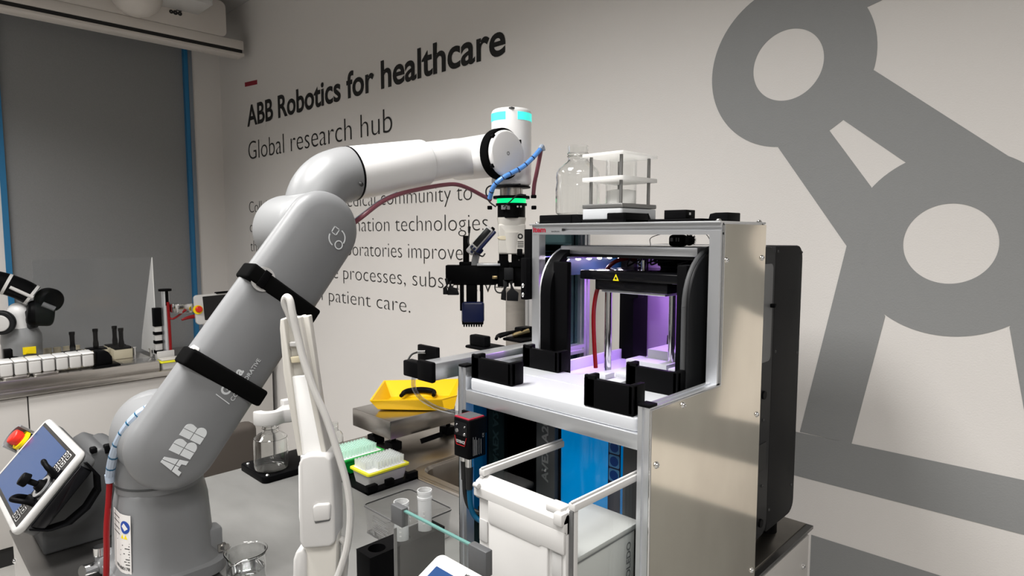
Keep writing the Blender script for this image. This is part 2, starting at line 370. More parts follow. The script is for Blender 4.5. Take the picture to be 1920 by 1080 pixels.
t = thing('black_instrument', 'small black box with sloping top beside the white jars', 'instrument', (-3.88, .93, .908))
build('body', B().prism([(-3.82, y, z) for y, z in ((.80, .916), (.875, .916), (.873, .955), (.855, .985), (.805, .992))], (-.09, 0, 0), .008), 'black', t)
build('base', B().box(-3.92, -3.80, .797, .905, .908, .916, .003), 'black', t)
hl = thing('block_tool', 'x', 'tool', (0, 0, 0), 'black-handled tools in beige blocks')
build('block', B().box(-.045, .045, -.05, .05, 0, .055, .005), 'beige', hl)
build('top_plate', B().box(-.047, .047, -.045, .045, .055, .061, .002), 'black', hl)
build('handle', B().lathe([(0, .06), (.013, .06), (.014, .085), (.011, .105), (.0115, .15), (.0135, .153), (.0135, .168), (0, .168)], (0, 0, 0)), 'black', hl)
for i, (x, y, z, lb) in enumerate(((-4.06, .744, .908, 'beige block with a black handle nearest the white cobot'), (-4.10, .86, .908, 'beige block with a black handle, second from the cobot'),
                                (-4.15, .965, .908, 'beige block with a tall black handle, behind the last block'), (-4.03, .968, .908, 'beige block with a black handle in front by the clear guard'))):
    h = hl if i == 0 else copy_tree(hl)
    h.location = (x, y, z); h['label'] = lb
b = B()
for i in range(4): b.cyl((-4.30, .67+i*.045, .908), (-4.30, .67+i*.045, .965), .019, n=16)
rk = thing('vial_rack', 'beige rack of small round vials behind the jars', 'rack', (-4.30, .69, .908))
build('base', B().box(-4.34, -4.26, .64, .84, .908, .935, .004), 'beige', rk)
build('vials', b, 'beige', rk, kind='stuff')

# clear guard
g = thing('clear_guard', 'tall clear acrylic guard standing on the stainless tray', 'guard', (-3.97, .8, .908))
build('front_pane', B().box(-3.935, -3.93, .572, 1.115, .91, 1.473), 'guard', g)
build('side_pane', B().prism([(-3.936, 1.115, 1.473), (-3.936, 1.12, .91), (-4.25, 1.125, .91), (-4.22, 1.125, 1.0)], (0, .005, 0)), 'haze', g, 'hazy triangular end pane')
build('base_pane', B().box(-3.928, -3.80, .92, 1.08, .91, .914), 'guard', g)
for y, z in ((1.085, .955), (1.0, .975)): build('clamp_screw', B().cyl((-3.916, y, .914), (-3.916, y, z), .008, n=12).cyl((-3.916, y, z), (-3.916, y, z+.006), .012, n=12), 'chrome', g)
# light curtain
t = thing('light_curtain', 'black and white banded sensor column at the end of the clear guard', 'sensor', (-3.86, 1.11, .855))
build('column', B().box(-3.927, -3.893, 1.104, 1.138, .855, 1.185, .003), 'white_plastic', t)
for z, h in ((1.083, .105), (1.035, .018), (.985, .018), (.93, .018)): build('band', B().box(-3.929, -3.889, 1.101, 1.141, z, z+h, .002), 'black', t)
# pole with monitor
t = thing('monitor_pole', 'steel pole with black cap and red hose beside the clear guard', 'pole', (-3.90, 1.166, .855))
build('pole', B().cyl((-3.90, 1.166, .855), (-3.90, 1.166, 1.281), .020), 'alu', t)
build('cap', B().cyl((-3.90, 1.166, 1.281), (-3.90, 1.166, 1.293), .034), 'black', t)
build('inner_bar', B().box(-3.883, -3.873, 1.160, 1.175, 1.20, 1.281), 'black', t)
build('hose', B().tube([(-3.878, 1.176, .86), (-3.876, 1.174, 1.05), (-3.872, 1.17, 1.22)], .008).tube([(-3.874, 1.172, 1.13), (-3.86, 1.195, 1.125), (-3.80, 1.24, 1.175)], .006), 'red', t, 'red hose up the pole')
build('bracket', B().box(-3.89, -3.82, 1.18, 1.222, 1.16, 1.21, .003).box(-3.825, -3.812, 1.205, 1.36, 1.155, 1.208, .003), 'chrome', t)
t = thing('wall_tablet', 'white framed control tablet with black screen on the steel pole', 'tablet', (-3.78, 1.4, 1.08))
MF = Fr((-3.79, 1.285, 1.085), (0.05, 1, .035), (-.10, -.045, 1))
build('housing', B().poly(rrect(0, .30, 0, .17, .02), MF, .025, .004), 'white_plastic', t)
build('screen', B().poly(rrect(.045, .235, .022, .158, .003), Fr(MF @ V((0, 0, .0252)), MF.to_3x3() @ V((1, 0, 0)), MF.to_3x3() @ V((0, 1, 0))), .001), 'screen_off', t)
build('key_strip', B().poly(rrect(.242, .29, .022, .158, .003), Fr(MF @ V((0, 0, .0252)), MF.to_3x3() @ V((1, 0, 0)), MF.to_3x3() @ V((0, 1, 0))), .001), 'screen_off', t)
build('emergency_stop', B().cyl(MF @ V((.018, .088, .025)), MF @ V((.018, .088, .042)), .02, .017, bv=.004), 'red_btn', t, 'round red emergency stop button')
build('stop_collar', B().cyl(MF @ V((.014, .086, .02)), MF @ V((.014, .086, .03)), .026), 'warn_yellow', t)
build('grip', B().box(-3.82, -3.78, 1.37, 1.46, 1.045, 1.09, .01), 'anthracite', t)
build('clip', B().poly(rrect(.12, .20, .166, .178, .004), MF, .03), 'black', t)
build('lever', B().tube([MF @ V((.01, .05, -.01)), MF @ V((-.03, .047, -.008)), MF @ V((-.068, .038, -.006))], lambda q: .013-.007*q), 'red', t, 'red lever handle')
t = thing('tip_tub', 'white tub with yellow rim and open lid at the bench end', 'tub', (-3.83, 1.14, .855))
build('body', B().loft([[(x, y, z) for x, y in rrect(-3.86-d, -3.79+d, 1.10-d, 1.235+d, .01)] for z, d in ((.855, -.004), (.893, .002))]), 'white_plastic', t)
build('rim', B().prism([(x, y, .889) for x, y in rrect(-3.868, -3.782, 1.092, 1.245, .012)], (0, 0, .01), .003), 'yellow_rim', t, 'yellow rim')
build('lid', B().box(-3.872, -3.862, 1.10, 1.19, .90, .945, .004), 'white_plastic', t)
build('contents', B().box(-3.86, -3.79, 1.10, 1.225, .90, .910, .004), 'warm_white', t)

# small cobot on the bench
PX = -4.06
t = thing('bench_cobot', 'small white bench robot with black jointed arm by the window', 'robot', (-4.1, .52, .908))
build('base', B().lathe([(.092, .908), (.092, .94), (.086, .945), (.086, 1.03), (.089, 1.04), (.086, 1.08), (.07, 1.115), (.045, 1.14), (0, 1.145)], (-4.12, .535, 0)), 'robot_grey_light', t)
build('shoulder', B().tube([(-4.11, .53, 1.08), (-4.10, .53, 1.14), (-4.09, .525, 1.20)], .05, n=24).sphere((-4.09, .525, 1.2), .05), 'robot_white', t)
build('joint_cap', B().cyl((-4.05, .455, 1.16), (-4.02, .44, 1.158), .062, bv=.01).cyl((-4.06, .59, 1.165), (-4.05, .55, 1.16), .05, bv=.01), 'anthracite', t)
build('cap_face', B().cyl((-4.021, .441, 1.158), (-4.012, .436, 1.157), .042, bv=.006), 'white_plastic', t)
build('upper_arm', B().tube([(-4.07, .36, 1.38), (-4.06, .45, 1.362), (-4.05, .53, 1.325), (-4.04, .585, 1.285)], .054, n=24), 'black', t)
build('band', B().tube([(-4.058, .475, 1.352), (-4.056, .487, 1.346)], .056, n=24, smooth=False), 'white_plastic', t)
build('band', B().tube([(-4.042, .572, 1.294), (-4.040, .583, 1.286)], .056, n=24, smooth=False), 'white_plastic', t)
build('stripe', B().tube([(-4.005, .487, 1.338), (-3.99, .575, 1.280)], .009, smooth=False), 'white_plastic', t)
build('wrist', B().cyl((-4.06, .635, 1.265), (-3.99, .66, 1.255), .062, bv=.02).cyl((-4.03, .55, 1.20), (-4.02, .665, 1.185), .066, bv=.025), 'black', t)
build('flange', B().cyl((-3.975, .61, 1.245), (-3.965, .66, 1.215), .013), 'grey_strip', t)
build('warning_label', B().prism([(-4.026, .535, .990), (-4.026, .57, .988), (-4.026, .5525, 1.018)], (.004, 0, 0)).box(-4.034, -4.028, .525, .58, .985, 1.022), 'warn_yellow', t, 'yellow warning sticker')
build('sensor', B().box(-4.0, -3.95, .44, .475, .98, 1.03, .004).tube([(-3.96, .475, .99), (-3.955, .5, .98), (-3.96, .505, .92)], .004), 'black', t)
build('sensor_box', B().box(-4.0, -3.94, .44, .49, .92, .972, .004), 'white_plastic', t)

# ------------------------------------------------------------------ work table with sink
TX0, TX1, TY0, TY1 = -1.865, -.505, .195, 1.556
tb = thing('work_table', 'white sided work table with dark steel top carrying the grey robot', 'table', (-1.18, .87, 0))
BX0, BX1, BY0, BY1 = -1.47, -1.02, 1.105, 1.50
b = B().box(TX0, TX1, TY0, BY0, .8925, .9, .002).box(TX0, BX0, BY0, BY1, .8925, .9).box(BX1, TX1, BY0, BY1, .8925, .9).box(TX0, TX1, BY1, TY1, .8925, .9)
build('tabletop', b, 'steel_dark', tb)
build('core', B().box(TX0+.02, TX1-.02, TY0+.02, BY0-.02, .868, .8925).box(BX1+.03, TX1-.02, BY0-.02, TY1-.02, .868, .8925).box(TX0+.02, BX0-.03, BY0-.02, TY1-.02, .868, .8925), 'slotblack', tb)
build('panel', B().box(TX0+.01, TX1-.01, TY0+.004, TY0+.016, .12, .884, .002), 'white_panel', tb, 'white front panel')
build('panel', B().box(TX1-.014, TX1-.002, TY0+.02, TY1-.02, .12, .884, .002), 'white_panel', tb, 'white end panel')
build('panel', B().box(TX0+.002, TX0+.014, TY0+.02, TY1-.02, .12, .884, .002), 'white_panel', tb, 'white end panel')
build('panel', B().box(TX0+.01, TX1-.01, TY1-.016, TY1-.004, .12, .884, .002), 'white_panel', tb)
b = B()
for x in (TX0+.03, TX1-.03):
    for y in (TY0+.03, TY1-.03): b.box(x-.02, x+.02, y-.02, y+.02, 0, .868)
build('leg', b, 'alu', tb)
def screw(p, n, r=.006):
    p, n = V(p), V(n); q = n.to_track_quat('Z', 'Y'); b = B()
    b.lathe([(r*1.25, 0), (r*1.25, r*.15), (r, r*.35), (r*.85, r*.7), (r*.4, r*.95), (r*.38, r*.5), (0, r*.5)], p, n, 14); return b
for x, z in ((-1.83, .835), (-1.83, .76), (-1.0, .835)): build('screw', screw((x, TY0+.004, z), (0, -1, 0)), 'chrome', tb)
for y, z in ((1.50, .82), (1.535, .76), (1.2, .82)): build('screw', screw((TX1-.002, y, z), (1, 0, 0)), 'chrome', tb)
build('worktop_sheet', B().box(-1.863, -.75, .47, 1.06, .9, .9025), 'marble', tb, 'light grey marble-look sheet')
build('edge_bar', B().box(-1.86, -.75, 1.060, 1.072, .9, .904, .001), 'steel', tb)
build('sink_deck', B().box(-1.86, BX0, 1.072, 1.55, .9, .903, .001).box(BX1, -.52, 1.072, 1.55, .9, .903, .001).box(BX0, BX1, 1.072, BY0, .9, .903).box(BX0, BX1, BY1, 1.55, .9, .903), 'steel_deck', tb)
rr = lambda d, z: [(x, y, z) for x, y in rrect(BX0-.002+d, BX1+.002-d, BY0-.002+d, BY1+.002-d, .05, 6)]
build('sink_basin', B().loft([rr(-.02, .9035), rr(0, .9045), rr(.006, .895), rr(.012, .80), rr(.05, .77)], cap=False).prism(rr(.05, .768), (0, 0, .002)), 'steel_deck', tb)

# ------------------------------------------------------------------ grey collaborative robot
XA, TH = -1.25, .047
S2, E2, RA = V((.387, 1.2006)), V((.705, 1.610)), .086
JX, JY = -1.405, .395
rb = thing('robot_arm', 'large grey and white six-joint robot arm bolted to the work table', 'robot', (JX, JY, .9))
def sq(h, r, z, cx=JX, cy=JY): return [(x, y, z) for x, y in rrect(cx-h, cx+h, cy-h, cy+h, r, 6)]
build('base', B().loft([sq(.100, .045, .9026), sq(.100, .045, .925), sq(.093, .05, .93), sq(.086, .056, .95), sq(.084, .056, 1.0), sq(.081, .058, 1.06), sq(.0775, .060, 1.085), sq(.072, .062, 1.098), sq(.064, .062, 1.104)]), 'robot_grey', rb)
build('base_tab', B().box(-1.378, -1.338, .455, .492, .905, .985, .008), 'robot_grey', rb)
build('base_tab', B().box(-1.50, -1.46, .29, .34, .905, .945, .008), 'robot_grey', rb)
build('connector', B().cyl((-1.475, .296, .945), (-1.475, .296, .962), .012).cyl((-1.475, .286, .92), (-1.465, .262, .925), .012), 'chrome', rb)
build('connector', B().cyl((-1.338, .488, .940), (-1.326, .493, .942), .007).box(-1.34, -1.334, .478, .494, .932, .948), 'steel', rb)
b = B().lathe([(.0805, 1.09), (.0805, 1.16)]+[(.0845*math.cos(a*math.pi/24), 1.2+.0845*math.sin(a*math.pi/24)) for a in range(-2, 13)], (JX, JY, 0), n=56).cyl((JX, S2.x, S2.y), (XA-TH+.004, S2.x, S2.y), .080, n=56)
build('turret', b, 'robot_grey', rb)
build('turret_seam', B().cyl((JX, JY, 1.102), (JX, JY, 1.106), .0815, n=48), 'charcoal', rb)
d = (E2-S2).normalized(); nn = V((-d.y, d.x)); a0 = math.atan2(d.y, d.x)
def stad(S, E, r, k=28):
    out = [(S.x+r*math.cos(a0+math.pi/2+math.pi*i/k), S.y+r*math.sin(a0+math.pi/2+math.pi*i/k)) for i in range(k+1)]
    return out + [(E.x+r*math.cos(a0-math.pi/2+math.pi*i/k), E.y+r*math.sin(a0-math.pi/2+math.pi*i/k)) for i in range(k+1)]
crown = [(RA-.012, -TH), (RA-.004, -TH+.003), (RA, -TH+.011), (RA, -.030), (RA-.0015, -.0235), (RA-.005, -.0175), (RA-.011, -.0128)]+[(RA*q, -.0125*q*q*1.05) for q in (.78, .66, .54, .42, .30, .18, .06)]
ua = build('upper_arm', B().loft([[(XA+x_, y, z) for y, z in stad(S2, E2, r_)] for r_, x_ in crown]), 'robot_grey', rb)
AF = Fr((XA, S2.x, S2.y), (0, d.x, d.y), (0, nn.x, nn.y))       # runs along the arm on its outer face, +y towards its upper edge
def apx(px, py):
    q = at(px, py, X=XA); r_ = V((q.y, q.z))-S2; return r_.dot(d), r_.dot(nn)
# blocky maker's mark, split by thin gaps
b = B(); lw, lh, gp = .030, .045, .0012
x0, y0 = apx(335, 893); x0 += .000
def shape(pts, ox):
    b.poly([(x0+ox+x*lw, y0+y*lh) for x, y in pts], AF, .0005)
e = .02
shape([(.00, 0), (.26, 0), (.32, .20), (.5-e, .20), (.5-e, .38), (.115, .38)], 0); shape([(.13, .42), (.5-e, .42), (.5-e, 1), (.32, 1)], 0)
shape([(1.0, 0), (.74, 0), (.68, .20), (.5+e, .20), (.5+e, .38), (.885, .38)], 0); shape([(.87, .42), (.5+e, .42), (.5+e, 1), (.68, 1)], 0)
arc = lambda cx, cy, rx, ry, a, z, k=8: [(cx+rx*math.cos(math.radians(a+(z-a)*i/k)), cy+ry*math.sin(math.radians(a+(z-a)*i/k))) for i in range(k+1)]
for o in (1.13*lw, 2.16*lw):
    shape([(0, 0), (.46-e, 0), (.46-e, .48), (0, .48)], o); shape([(0, .52), (.46-e, .52), (.46-e, 1), (0, 1)], o)
    shape([(.46+e, 0)]+arc(.62, .25, .36, .25, -90, 67)+[(.46+e, .48)], o)
    shape([(.46+e, .52), (.80, .52)]+arc(.56, .76, .32, .24, -10, 90)+[(.46+e, 1)], o)
build('maker_logo', b, 'logo', ua)
b = B(); p1, p2 = apx(405, 739), apx(430, 757.5)
b.poly([(p1[0]-.0008, p1[1]), (p1[0]+.0008, p1[1]), (p2[0]+.0008, p2[1]), (p2[0]-.0008, p2[1])], AF, .0005)
q = apx(426, 738); q2 = apx(452, 700); b.text('GoFa', AF, apx(449, 693)[0]-apx(422, 741)[0]+.002, .019, .03, apx(420, 742)[0]+.002, apx(430, 743)[1]+.004)
b.text('COLLABORATIVE', AF, apx(487, 674)[0]-apx(433, 750)[0], .0085, 0, apx(433, 750)[0], apx(435, 750)[1]-.004)
build('model_lettering', b, 'logo', ua)
b = B(); q = apx(632, 446); IC = Fr(AF @ V((q[0], q[1], 0)), (0, 1, 0), (0, 0, 1)); k_ = .0195
b.ring(IC, k_*.93, k_*1.07, .0005, 152, 232); b.ring(IC, k_*.93, k_*1.07, .0005, -40, 52)
b.ring(Fr(IC @ V((.0035, -.0155, 0)), (0, 1, 0), (0, 0, 1)), .0078, .0102, .0005, n=32)
c45 = IC @ V((-.0035, .0155, 0)); RQ = Fr(c45, (0, math.cos(.95), math.sin(.95)), (0, -math.sin(.95), math.cos(.95)))
for bx in ((-.0085, .0085, -.0075, -.0055), (-.0085, .0085, .0055, .0075), (-.0085, -.0065, -.0075, .0075), (.0065, .0085, -.0075, .0075)):
    b.poly([(bx[0], bx[2]), (bx[1], bx[2]), (bx[1], bx[3]), (bx[0], bx[3])], RQ, .0005)
build('round_icon', b, 'logo', ua)
for (pa, pb), lb in ((((470, 517), (603, 593)), 'upper black strap'), (((357, 678), (503, 747)), 'lower black strap')):
    tA = (apx(*pa)[0]+apx(*pb)[0])/2
    b = B().box(tA-.0175, tA+.0175, -RA-.004, RA+.004, -TH-.004, .0042, .006, 4, M=AF)
    st = build('strap', b, 'velcro', rb, lb)
    if lb.startswith('upper'):
        build('buckle', B().cyl(AF @ V((tA, RA-.030, -.001)), AF @ V((tA, RA-.030, .0012)), .025, n=40), 'white_plastic', st, 'round white strap buckle')
        build('keeper', B().box(tA-.0185, tA+.0185, RA-.038, RA-.022, .004, .0062, .001, M=AF), 'black', st)
    else:
        build('buckle', B().cyl(AF @ V((tA+.012, RA-.008, -.012)), AF @ V((tA+.012, RA+.0015, -.012)), .012), 'white_plastic', st, 'round white strap buckle')
XFm = -1.378
build('elbow', B().cyl((-1.475, E2.x, E2.y), (XA-TH+.004, E2.x, E2.y), .083, n=56, bv=.035, seg=6)
      .tube([(XFm, .734, 1.60), (XFm, .738, 1.655), (XFm, .752, 1.697), (XFm, .78, 1.727), (XFm, .815, 1.743), (XFm, .838, 1.7485)], .0665, n=48, k=8), 'robot_grey_light', rb)
fd = (V((XFm, 1.064, 1.793))-V((XFm, .838, 1.7485))).normalized(); F0, F1 = V((XFm, .838, 1.7485)), V((XFm, 1.064, 1.793))
build('elbow_seam', B().cyl(F0-fd*.002, F0+fd*.003, .0672, n=48), 'black', rb)
build('elbow_screw', screw((XFm+.066, .775, 1.67), (1, 0, 0), .005), 'screwdark', rb); build('elbow_screw', screw((XFm+.064, .83, 1.72), (1, -.0, .15), .005), 'screwdark', rb)
build('forearm', B().cyl(F0+fd*.003, F1, .0662, .0625, n=48, bv=.006), 'robot_white', rb)
W5 = V((XFm, 1.272, 1.827))
def sec(c, ry, rz, n=28): return [V((c[0]+ry*math.cos(2*math.pi*i/n), c[1]-fd.z*rz*math.sin(2*math.pi*i/n), c[2]+rz*math.sin(2*math.pi*i/n))) for i in range(n)]
build('forearm_link', B().loft([sec(F1-fd*.01, .052, .055), sec(F1+fd*.01, .050, .0535), sec(F1+fd*.07, .048, .0525), sec(F1+fd*.12, .046, .053), sec(W5-V((0, .03, .003)), .045, .055), sec(W5+V((0, .02, 0)), .04, .05)]), 'robot_white', rb)
C5 = V((0, 1.262, 1.8255)); W6 = V((-1.31, 1.336, 0))
wr = build('wrist', B().cyl((-1.47, C5.y, C5.z), (-1.286, C5.y, C5.z), .0615, n=48, bv=.008).cyl((W6.x, W6.y, 1.742), (W6.x, W6.y, 1.962), .0585, n=48, bv=.012, seg=4), 'robot_white', rb)
build('rubber_ring', B().cyl((-1.292, C5.y, C5.z), (-1.262, C5.y, C5.z), .0715, n=48, bv=.004), 'velcro', rb)
cp = build('wrist_cap', B().cyl((-1.272, C5.y, C5.z), (-1.25, C5.y, C5.z), .0645, n=48, bv=.007), 'robot_white', rb)
build('cap_mark', B().ring(XF_(-1.2502, C5.y, C5.z), .003, .0055, .0008, n=24), 'robot_grey_light', cp)
b = B()
for a in (35, 140, 215, 320):
    c = V((-1.262, C5.y+.066*math.cos(math.radians(a)), C5.z+.066*math.sin(math.radians(a)))); b.cyl(c, c+V((.008, 0, 0)), .006, n=12)
build('cap_clip', b, 'black', cp)
lr = B()
for a0_, a1_ in ((-128, -62), (-28, 52), (70, 215)): lr.ring(ZF_(1.926, W6.x, W6.y), .056, .0592, .022, a0_, a1_, n=24)
build('light_ring', lr, 'led_cyan', rb, 'glowing turquoise ring')
build('top_mark', B().box(W6.x+.034, W6.x+.046, W6.y-.046, W6.y-.034, 1.955, 1.9585), 'charcoal', rb)

# gripper hanging from the wrist (frame facing the camera side, +x to the picture's right)
GU, GN = V((.7071, .7071, 0)), V((.7071, -.7071, 0))
gz = lambda py: at(959, py, X=W6.x).z
def GP(px, py, dep=0): return atp(px, py, (W6.x, W6.y, 1.7), GN)+GN*dep
gx = lambda px: (GP(px, 450)-V((W6.x, W6.y, 0))).dot(GU)
GF = Fr((W6.x, W6.y, 0), GU, (0, 0, 1))
def gbox(b, p0, p1, y0, y1, d0, d1, bv=.002): return b.box(gx(p0), gx(p1), gz(y1), gz(y0), d0, d1, bv, M=GF)
c6 = lambda py: (W6.x, W6.y, gz(py))
gr = build('gripper', B().cyl(c6(474), c6(436), .036, .040, n=32).prism([GF @ V((x, z, -.032)) for x, z in rrect(gx(934.5), gx(985), gz(476), gz(420), .006)], GN*.066, .008, 4)
      .loft([[GF @ V((x*s_, gz(py), y*s2)) for x, y in rrect(-.040, .040, -.034, .034, .022, 5)] for py, s_, s2 in ((432, .98, .98), (420, 1.0, 1.0), (412, 1.06, 1.05), (408, 1.06, 1.05))]), 'warm_white', rb)
build('recess', B().loft([[GF @ V((-.024+x*k1, gz(446)+y*k1, .0338+h)) for x, y in arc(0, 0, .017, .006, 0, 350, 20)] for k1, h in ((1.05, 0), (.9, .0012))]), 'beige', gr)
b = B(); b.text('Z', Fr(GF @ V((gx(953), gz(470), .0345)), GU, (0, 0, 1)), .0095, .0115, .02); build('gripper_logo', b, 'hose_blue', gr)
b = B(); b.ring(Fr(GF @ V((gx(975), gz(443), .0338)), GU, (0, 0, 1)), .004, .008, .0008, n=24)
for i in range(4): b.poly([(gx(970), gz(452+i*3.2)), (gx(981), gz(452+i*3.2)), (gx(981), gz(453.4+i*3.2)), (gx(970), gz(453.4+i*3.2))], Fr(GF @ V((0, 0, .0338)), GU, (0, 0, 1)), .0006)
build('gripper_print', b, 'ink', gr)
build('flange', B().cyl(c6(372), c6(349), .034, n=32), 'steel', rb)
build('coupling', B().cyl(c6(409), c6(386), .041, .041, n=40).cyl(c6(373), c6(368), .054, n=40).cyl(c6(386), c6(381.5), .046, n=40).cyl(c6(353), c6(350), .056, n=40, bv=.001), 'black', rb)
build('status_ring', B().cyl(c6(381.5), c6(373), .043, n=40), 'led_green', rb, 'glowing green status ring')
b = gbox(B(), 940, 956, 386, 394, .0405, .0425, .0005); build('coupling_plate', b, 'robot_grey_light', rb)
b = B(); b.text('Z', Fr(GF @ V((gx(947), gz(393.5), .043)), GU, (0, 0, 1)), .007, .008, .03); build('coupling_logo', b, 'black', rb)
for px, dp in ((918, .0), (1000, .01)):
    build('coupling_lug', gbox(B(), px-5, px+5, 366, 372, dp-.01, dp+.01), 'black', rb); build('coupling_lug', gbox(B(), px-4, px+5, 386, 393, dp-.01, dp+.01), 'black', rb)
b = B()
for px in (970, 976): b.cyl(GF @ V((gx(px), gz(388.5), .038)), GF @ V((gx(px), gz(388.5), .044)), .0028, n=12)
build('coupling_screw', b, 'chrome', rb)
f1 = gbox(B(), 935.5, 953, 475, 500, -.02, .02); gbox(f1, 933, 954, 489, 537, -.022, .018); f1 = build('finger', f1, 'black', gr)
f2 = gbox(B(), 959, 986, 475, 500, -.02, .02); gbox(f2, 969, 979, 466, 480, .03, .036); gbox(f2, 964, 984, 489, 537, -.024, .01); f2 = build('finger', f2, 'black', gr)
jw = gbox(B(), 945, 962, 501, 523, .014, .05)
for pts in ([(943, 523), (951, 526), (952, 533), (948, 540), (949, 547), (949, 561), (939, 559), (940, 546), (944, 540)], [(954, 526), (962, 523), (960, 533), (964, 541), (972, 547), (971, 562), (950, 561), (950, 547), (957, 540), (957, 533)]):
    jw.prism([GF @ V((gx(x), gz(y), .018)) for x, y in pts], GN*.026, .0015)
build('jaw', jw, 'anthracite', gr)
build('finger_carrier', gbox(B(), 949, 968, 492, 531, -.022, .0), 'black', gr)
b = B()
for px, py in ((969, 476), (973, 479), (973, 487)): b.cyl(GF @ V((gx(px), gz(py), .02)), GF @ V((gx(px), gz(py), .0215)), .0022, n=12)
build('finger_screw', b, 'chrome', gr)

# electronic pipette tool held in the gripper
pt = thing('pipette_tool', 'black bracket with a blue and white multichannel pipette held in the gripper', 'pipette', GP(890, 610))
b = gbox(B(), 836, 934, 497, 532, -.03, .02); gbox(b, 850, 930, 520, 534, -.032, .012); gbox(b, 861, 884, 491, 500, -.03, .01)
build('bracket', b, 'black', pt)
build('plate', gbox(B(), 895, 938, 493.5, 497.5, -.03, .03, .0005), 'alu', pt)
b = B()
for pts in ([(835, 521), (841, 520), (842, 530), (838, 537), (841, 550), (832, 550), (832, 538), (838, 533)], [(842, 527), (848, 524), (846, 533), (850, 538), (858, 540), (861, 551), (840, 551), (841, 539), (844, 533)]):
    b.prism([GF @ V((gx(x), gz(y), .012)) for x, y in pts], GN*.024, .0015)
build('jaw', b, 'anthracite', pt)
for a_ in ((868, 879, 442, 497, -.024, 0), (862, 869.5, 530, 582, .0, .012), (900, 906, 530, 575, .0, .012), (874, 894, 528, 566, -.015, .012)): build('post', gbox(B(), *a_), 'black', pt)
PB = Fr(GP(888, 494, .008), GU*.56+V((0, 0, 1))*.83, GU*-.83+V((0, 0, 1))*.56)
hd = build('handle', B().tube([GP(890, 498, .006), GP(891.5, 486, .006), GP(895, 473, .006)], .0105, n=16), 'robot_grey_light', pt)
h0, h1 = GP(886, 477, .012), GP(921, 437, .012); hdv = (h1-h0).normalized(); HN = GN; HV = HN.cross(hdv)
PF = Fr(GP(886, 475, 0), hdv, HV)
L_ = (h1-h0).length
build('head', B().box(-.006, L_+.008, -.004, .021, .0, .034, .006, 3, M=PF), 'white_plastic', pt)
build('head_side', B().box(.004, L_+.010, -.013, -.003, .0, .032, .004, 3, M=PF).box(.012, .03, -.020, -.010, .004, .02, .005, 3, M=PF), 'navy', pt, 'navy blue side shell')
build('screen', B().box(.024, L_+.002, .001, .0185, .033, .0352, .001, M=PF), 'screen_off', pt)
build('button', B().box(.011, .020, .001, .008, .033, .0362, .0015, M=PF).box(.011, .020, .0105, .0175, .033, .0362, .0015, M=PF).cyl(PF @ V((.004, .004, .034)), PF @ V((.004, .004, .037)), .004), 'navy', pt)
build('ejector', B().box(L_+.006, L_+.015, -.004, .008, .008, .026, .003, M=PF), 'black', pt)
build('charge_cable', B().tube([GP(880, 424, .0), GP(879.5, 440, 0), GP(879, 455, .01), GP(886, 466, .04), GP(895, 474, .045), GP(905, 480, .03), GP(909, 476, .0)], .0022).cyl(GP(880, 425), GP(879.5, 437), .0045, .003), 'cable_black', pt)
nb = B().prism([GF @ V((x, z, -.004)) for x, z in rrect(gx(866), gx(907.5), gz(604), gz(565), .008)], GN*.024, .006, 3); nb = build('nozzle_block', nb, 'navy', pt)
build('block_edge', B().prism([GF @ V((x, z, -.005)) for x, z in rrect(gx(864.5), gx(868), gz(602), gz(567), .002)], GN*.016, .001), 'white_plastic', nb)
build('nozzle_base', gbox(B(), 866, 906, 600, 607, -.004, .018, .001), 'black', nb)
for i in range(8):
    px = 869.5+i*4.7; p = GF @ V((gx(px), gz(606), .008)); build('nozzle', B().cyl(p, p-V((0, 0, .0095)), .0026, .0022, n=12), 'black', nb)
build('fitting', gbox(B(), 923, 933, 516, 522, .018, .03), 'brass', pt)

# hoses
hs = thing('air_hose', 'red air hose rising beside the robot base inside a pale spiral wrap', 'hose', at(200, 1078, X=-1.40))
hp = [at(px, py, X=x) for px, py, x in ((199, 1092, -1.40), (200, 1040, -1.40), (200, 990, -1.40), (204, 935, -1.40), (206, 893, -1.40))]
build('tube', B().tube(hp, .0055), 'red', hs, 'red tube')
wp = [at(px, py, X=x) for px, py, x in ((206, 893, -1.40), (211, 862, -1.38), (222, 828, -1.35), (240, 799, -1.325), (262, 776, -1.31), (284, 763, -1.305), (310, 750, -1.31))]
sw = build('spiral_wrap', B().tube(wp, .0085), 'hose_wrap', hs, 'pale blue spiral wrap')
b = B(); sp = smoothpath(wp, 12)
for i in range(6, len(sp)-4, 8): b.tube([sp[i], sp[i+1]], .0088, smooth=False)
build('wrap_gap', b, 'cable_blue', sw)
build('wrap_end', B().cyl(wp[0]-V((0, 0, .012)), wp[0]+V((0, 0, .004)), .008, .009), 'hose_wrap', hs)
fh = thing('forearm_hose', 'wine-red hose slung under the white forearm to the wrist', 'hose', at(682, 405, X=-1.32))
build('tube', B().tube([at(px, py, X=x) for px, py, x in ((655, 425, -1.36), (682, 404, -1.33), (712, 381, -1.33), (745, 365, -1.33), (790, 354, -1.34), (830, 347, -1.345), (856, 346, -1.345), (880, 354, -1.345), (903, 366, -1.34), (921, 375, -1.33))], .0058), 'wine', fh)
build('liner', B().tube([at(px, py, X=x) for px, py, x in ((655, 420, -1.37), (680, 401, -1.34), (712, 377, -1.34), (745, 361.5, -1.34))], .003), 'hose_wrap', fh)
lh = thing('wrist_hose', 'blue spiral-wrapped hose looping from the wrist cap and back down in wine red', 'hose', at(925, 350, X=-1.25))
wp = [at(px, py, X=x) for px, py, x in ((918, 372, -1.29), (926, 349, -1.265), (942, 334, -1.245), (960, 324, -1.235), (980, 313, -1.225), (998, 297, -1.215), (1014, 279, -1.21))]
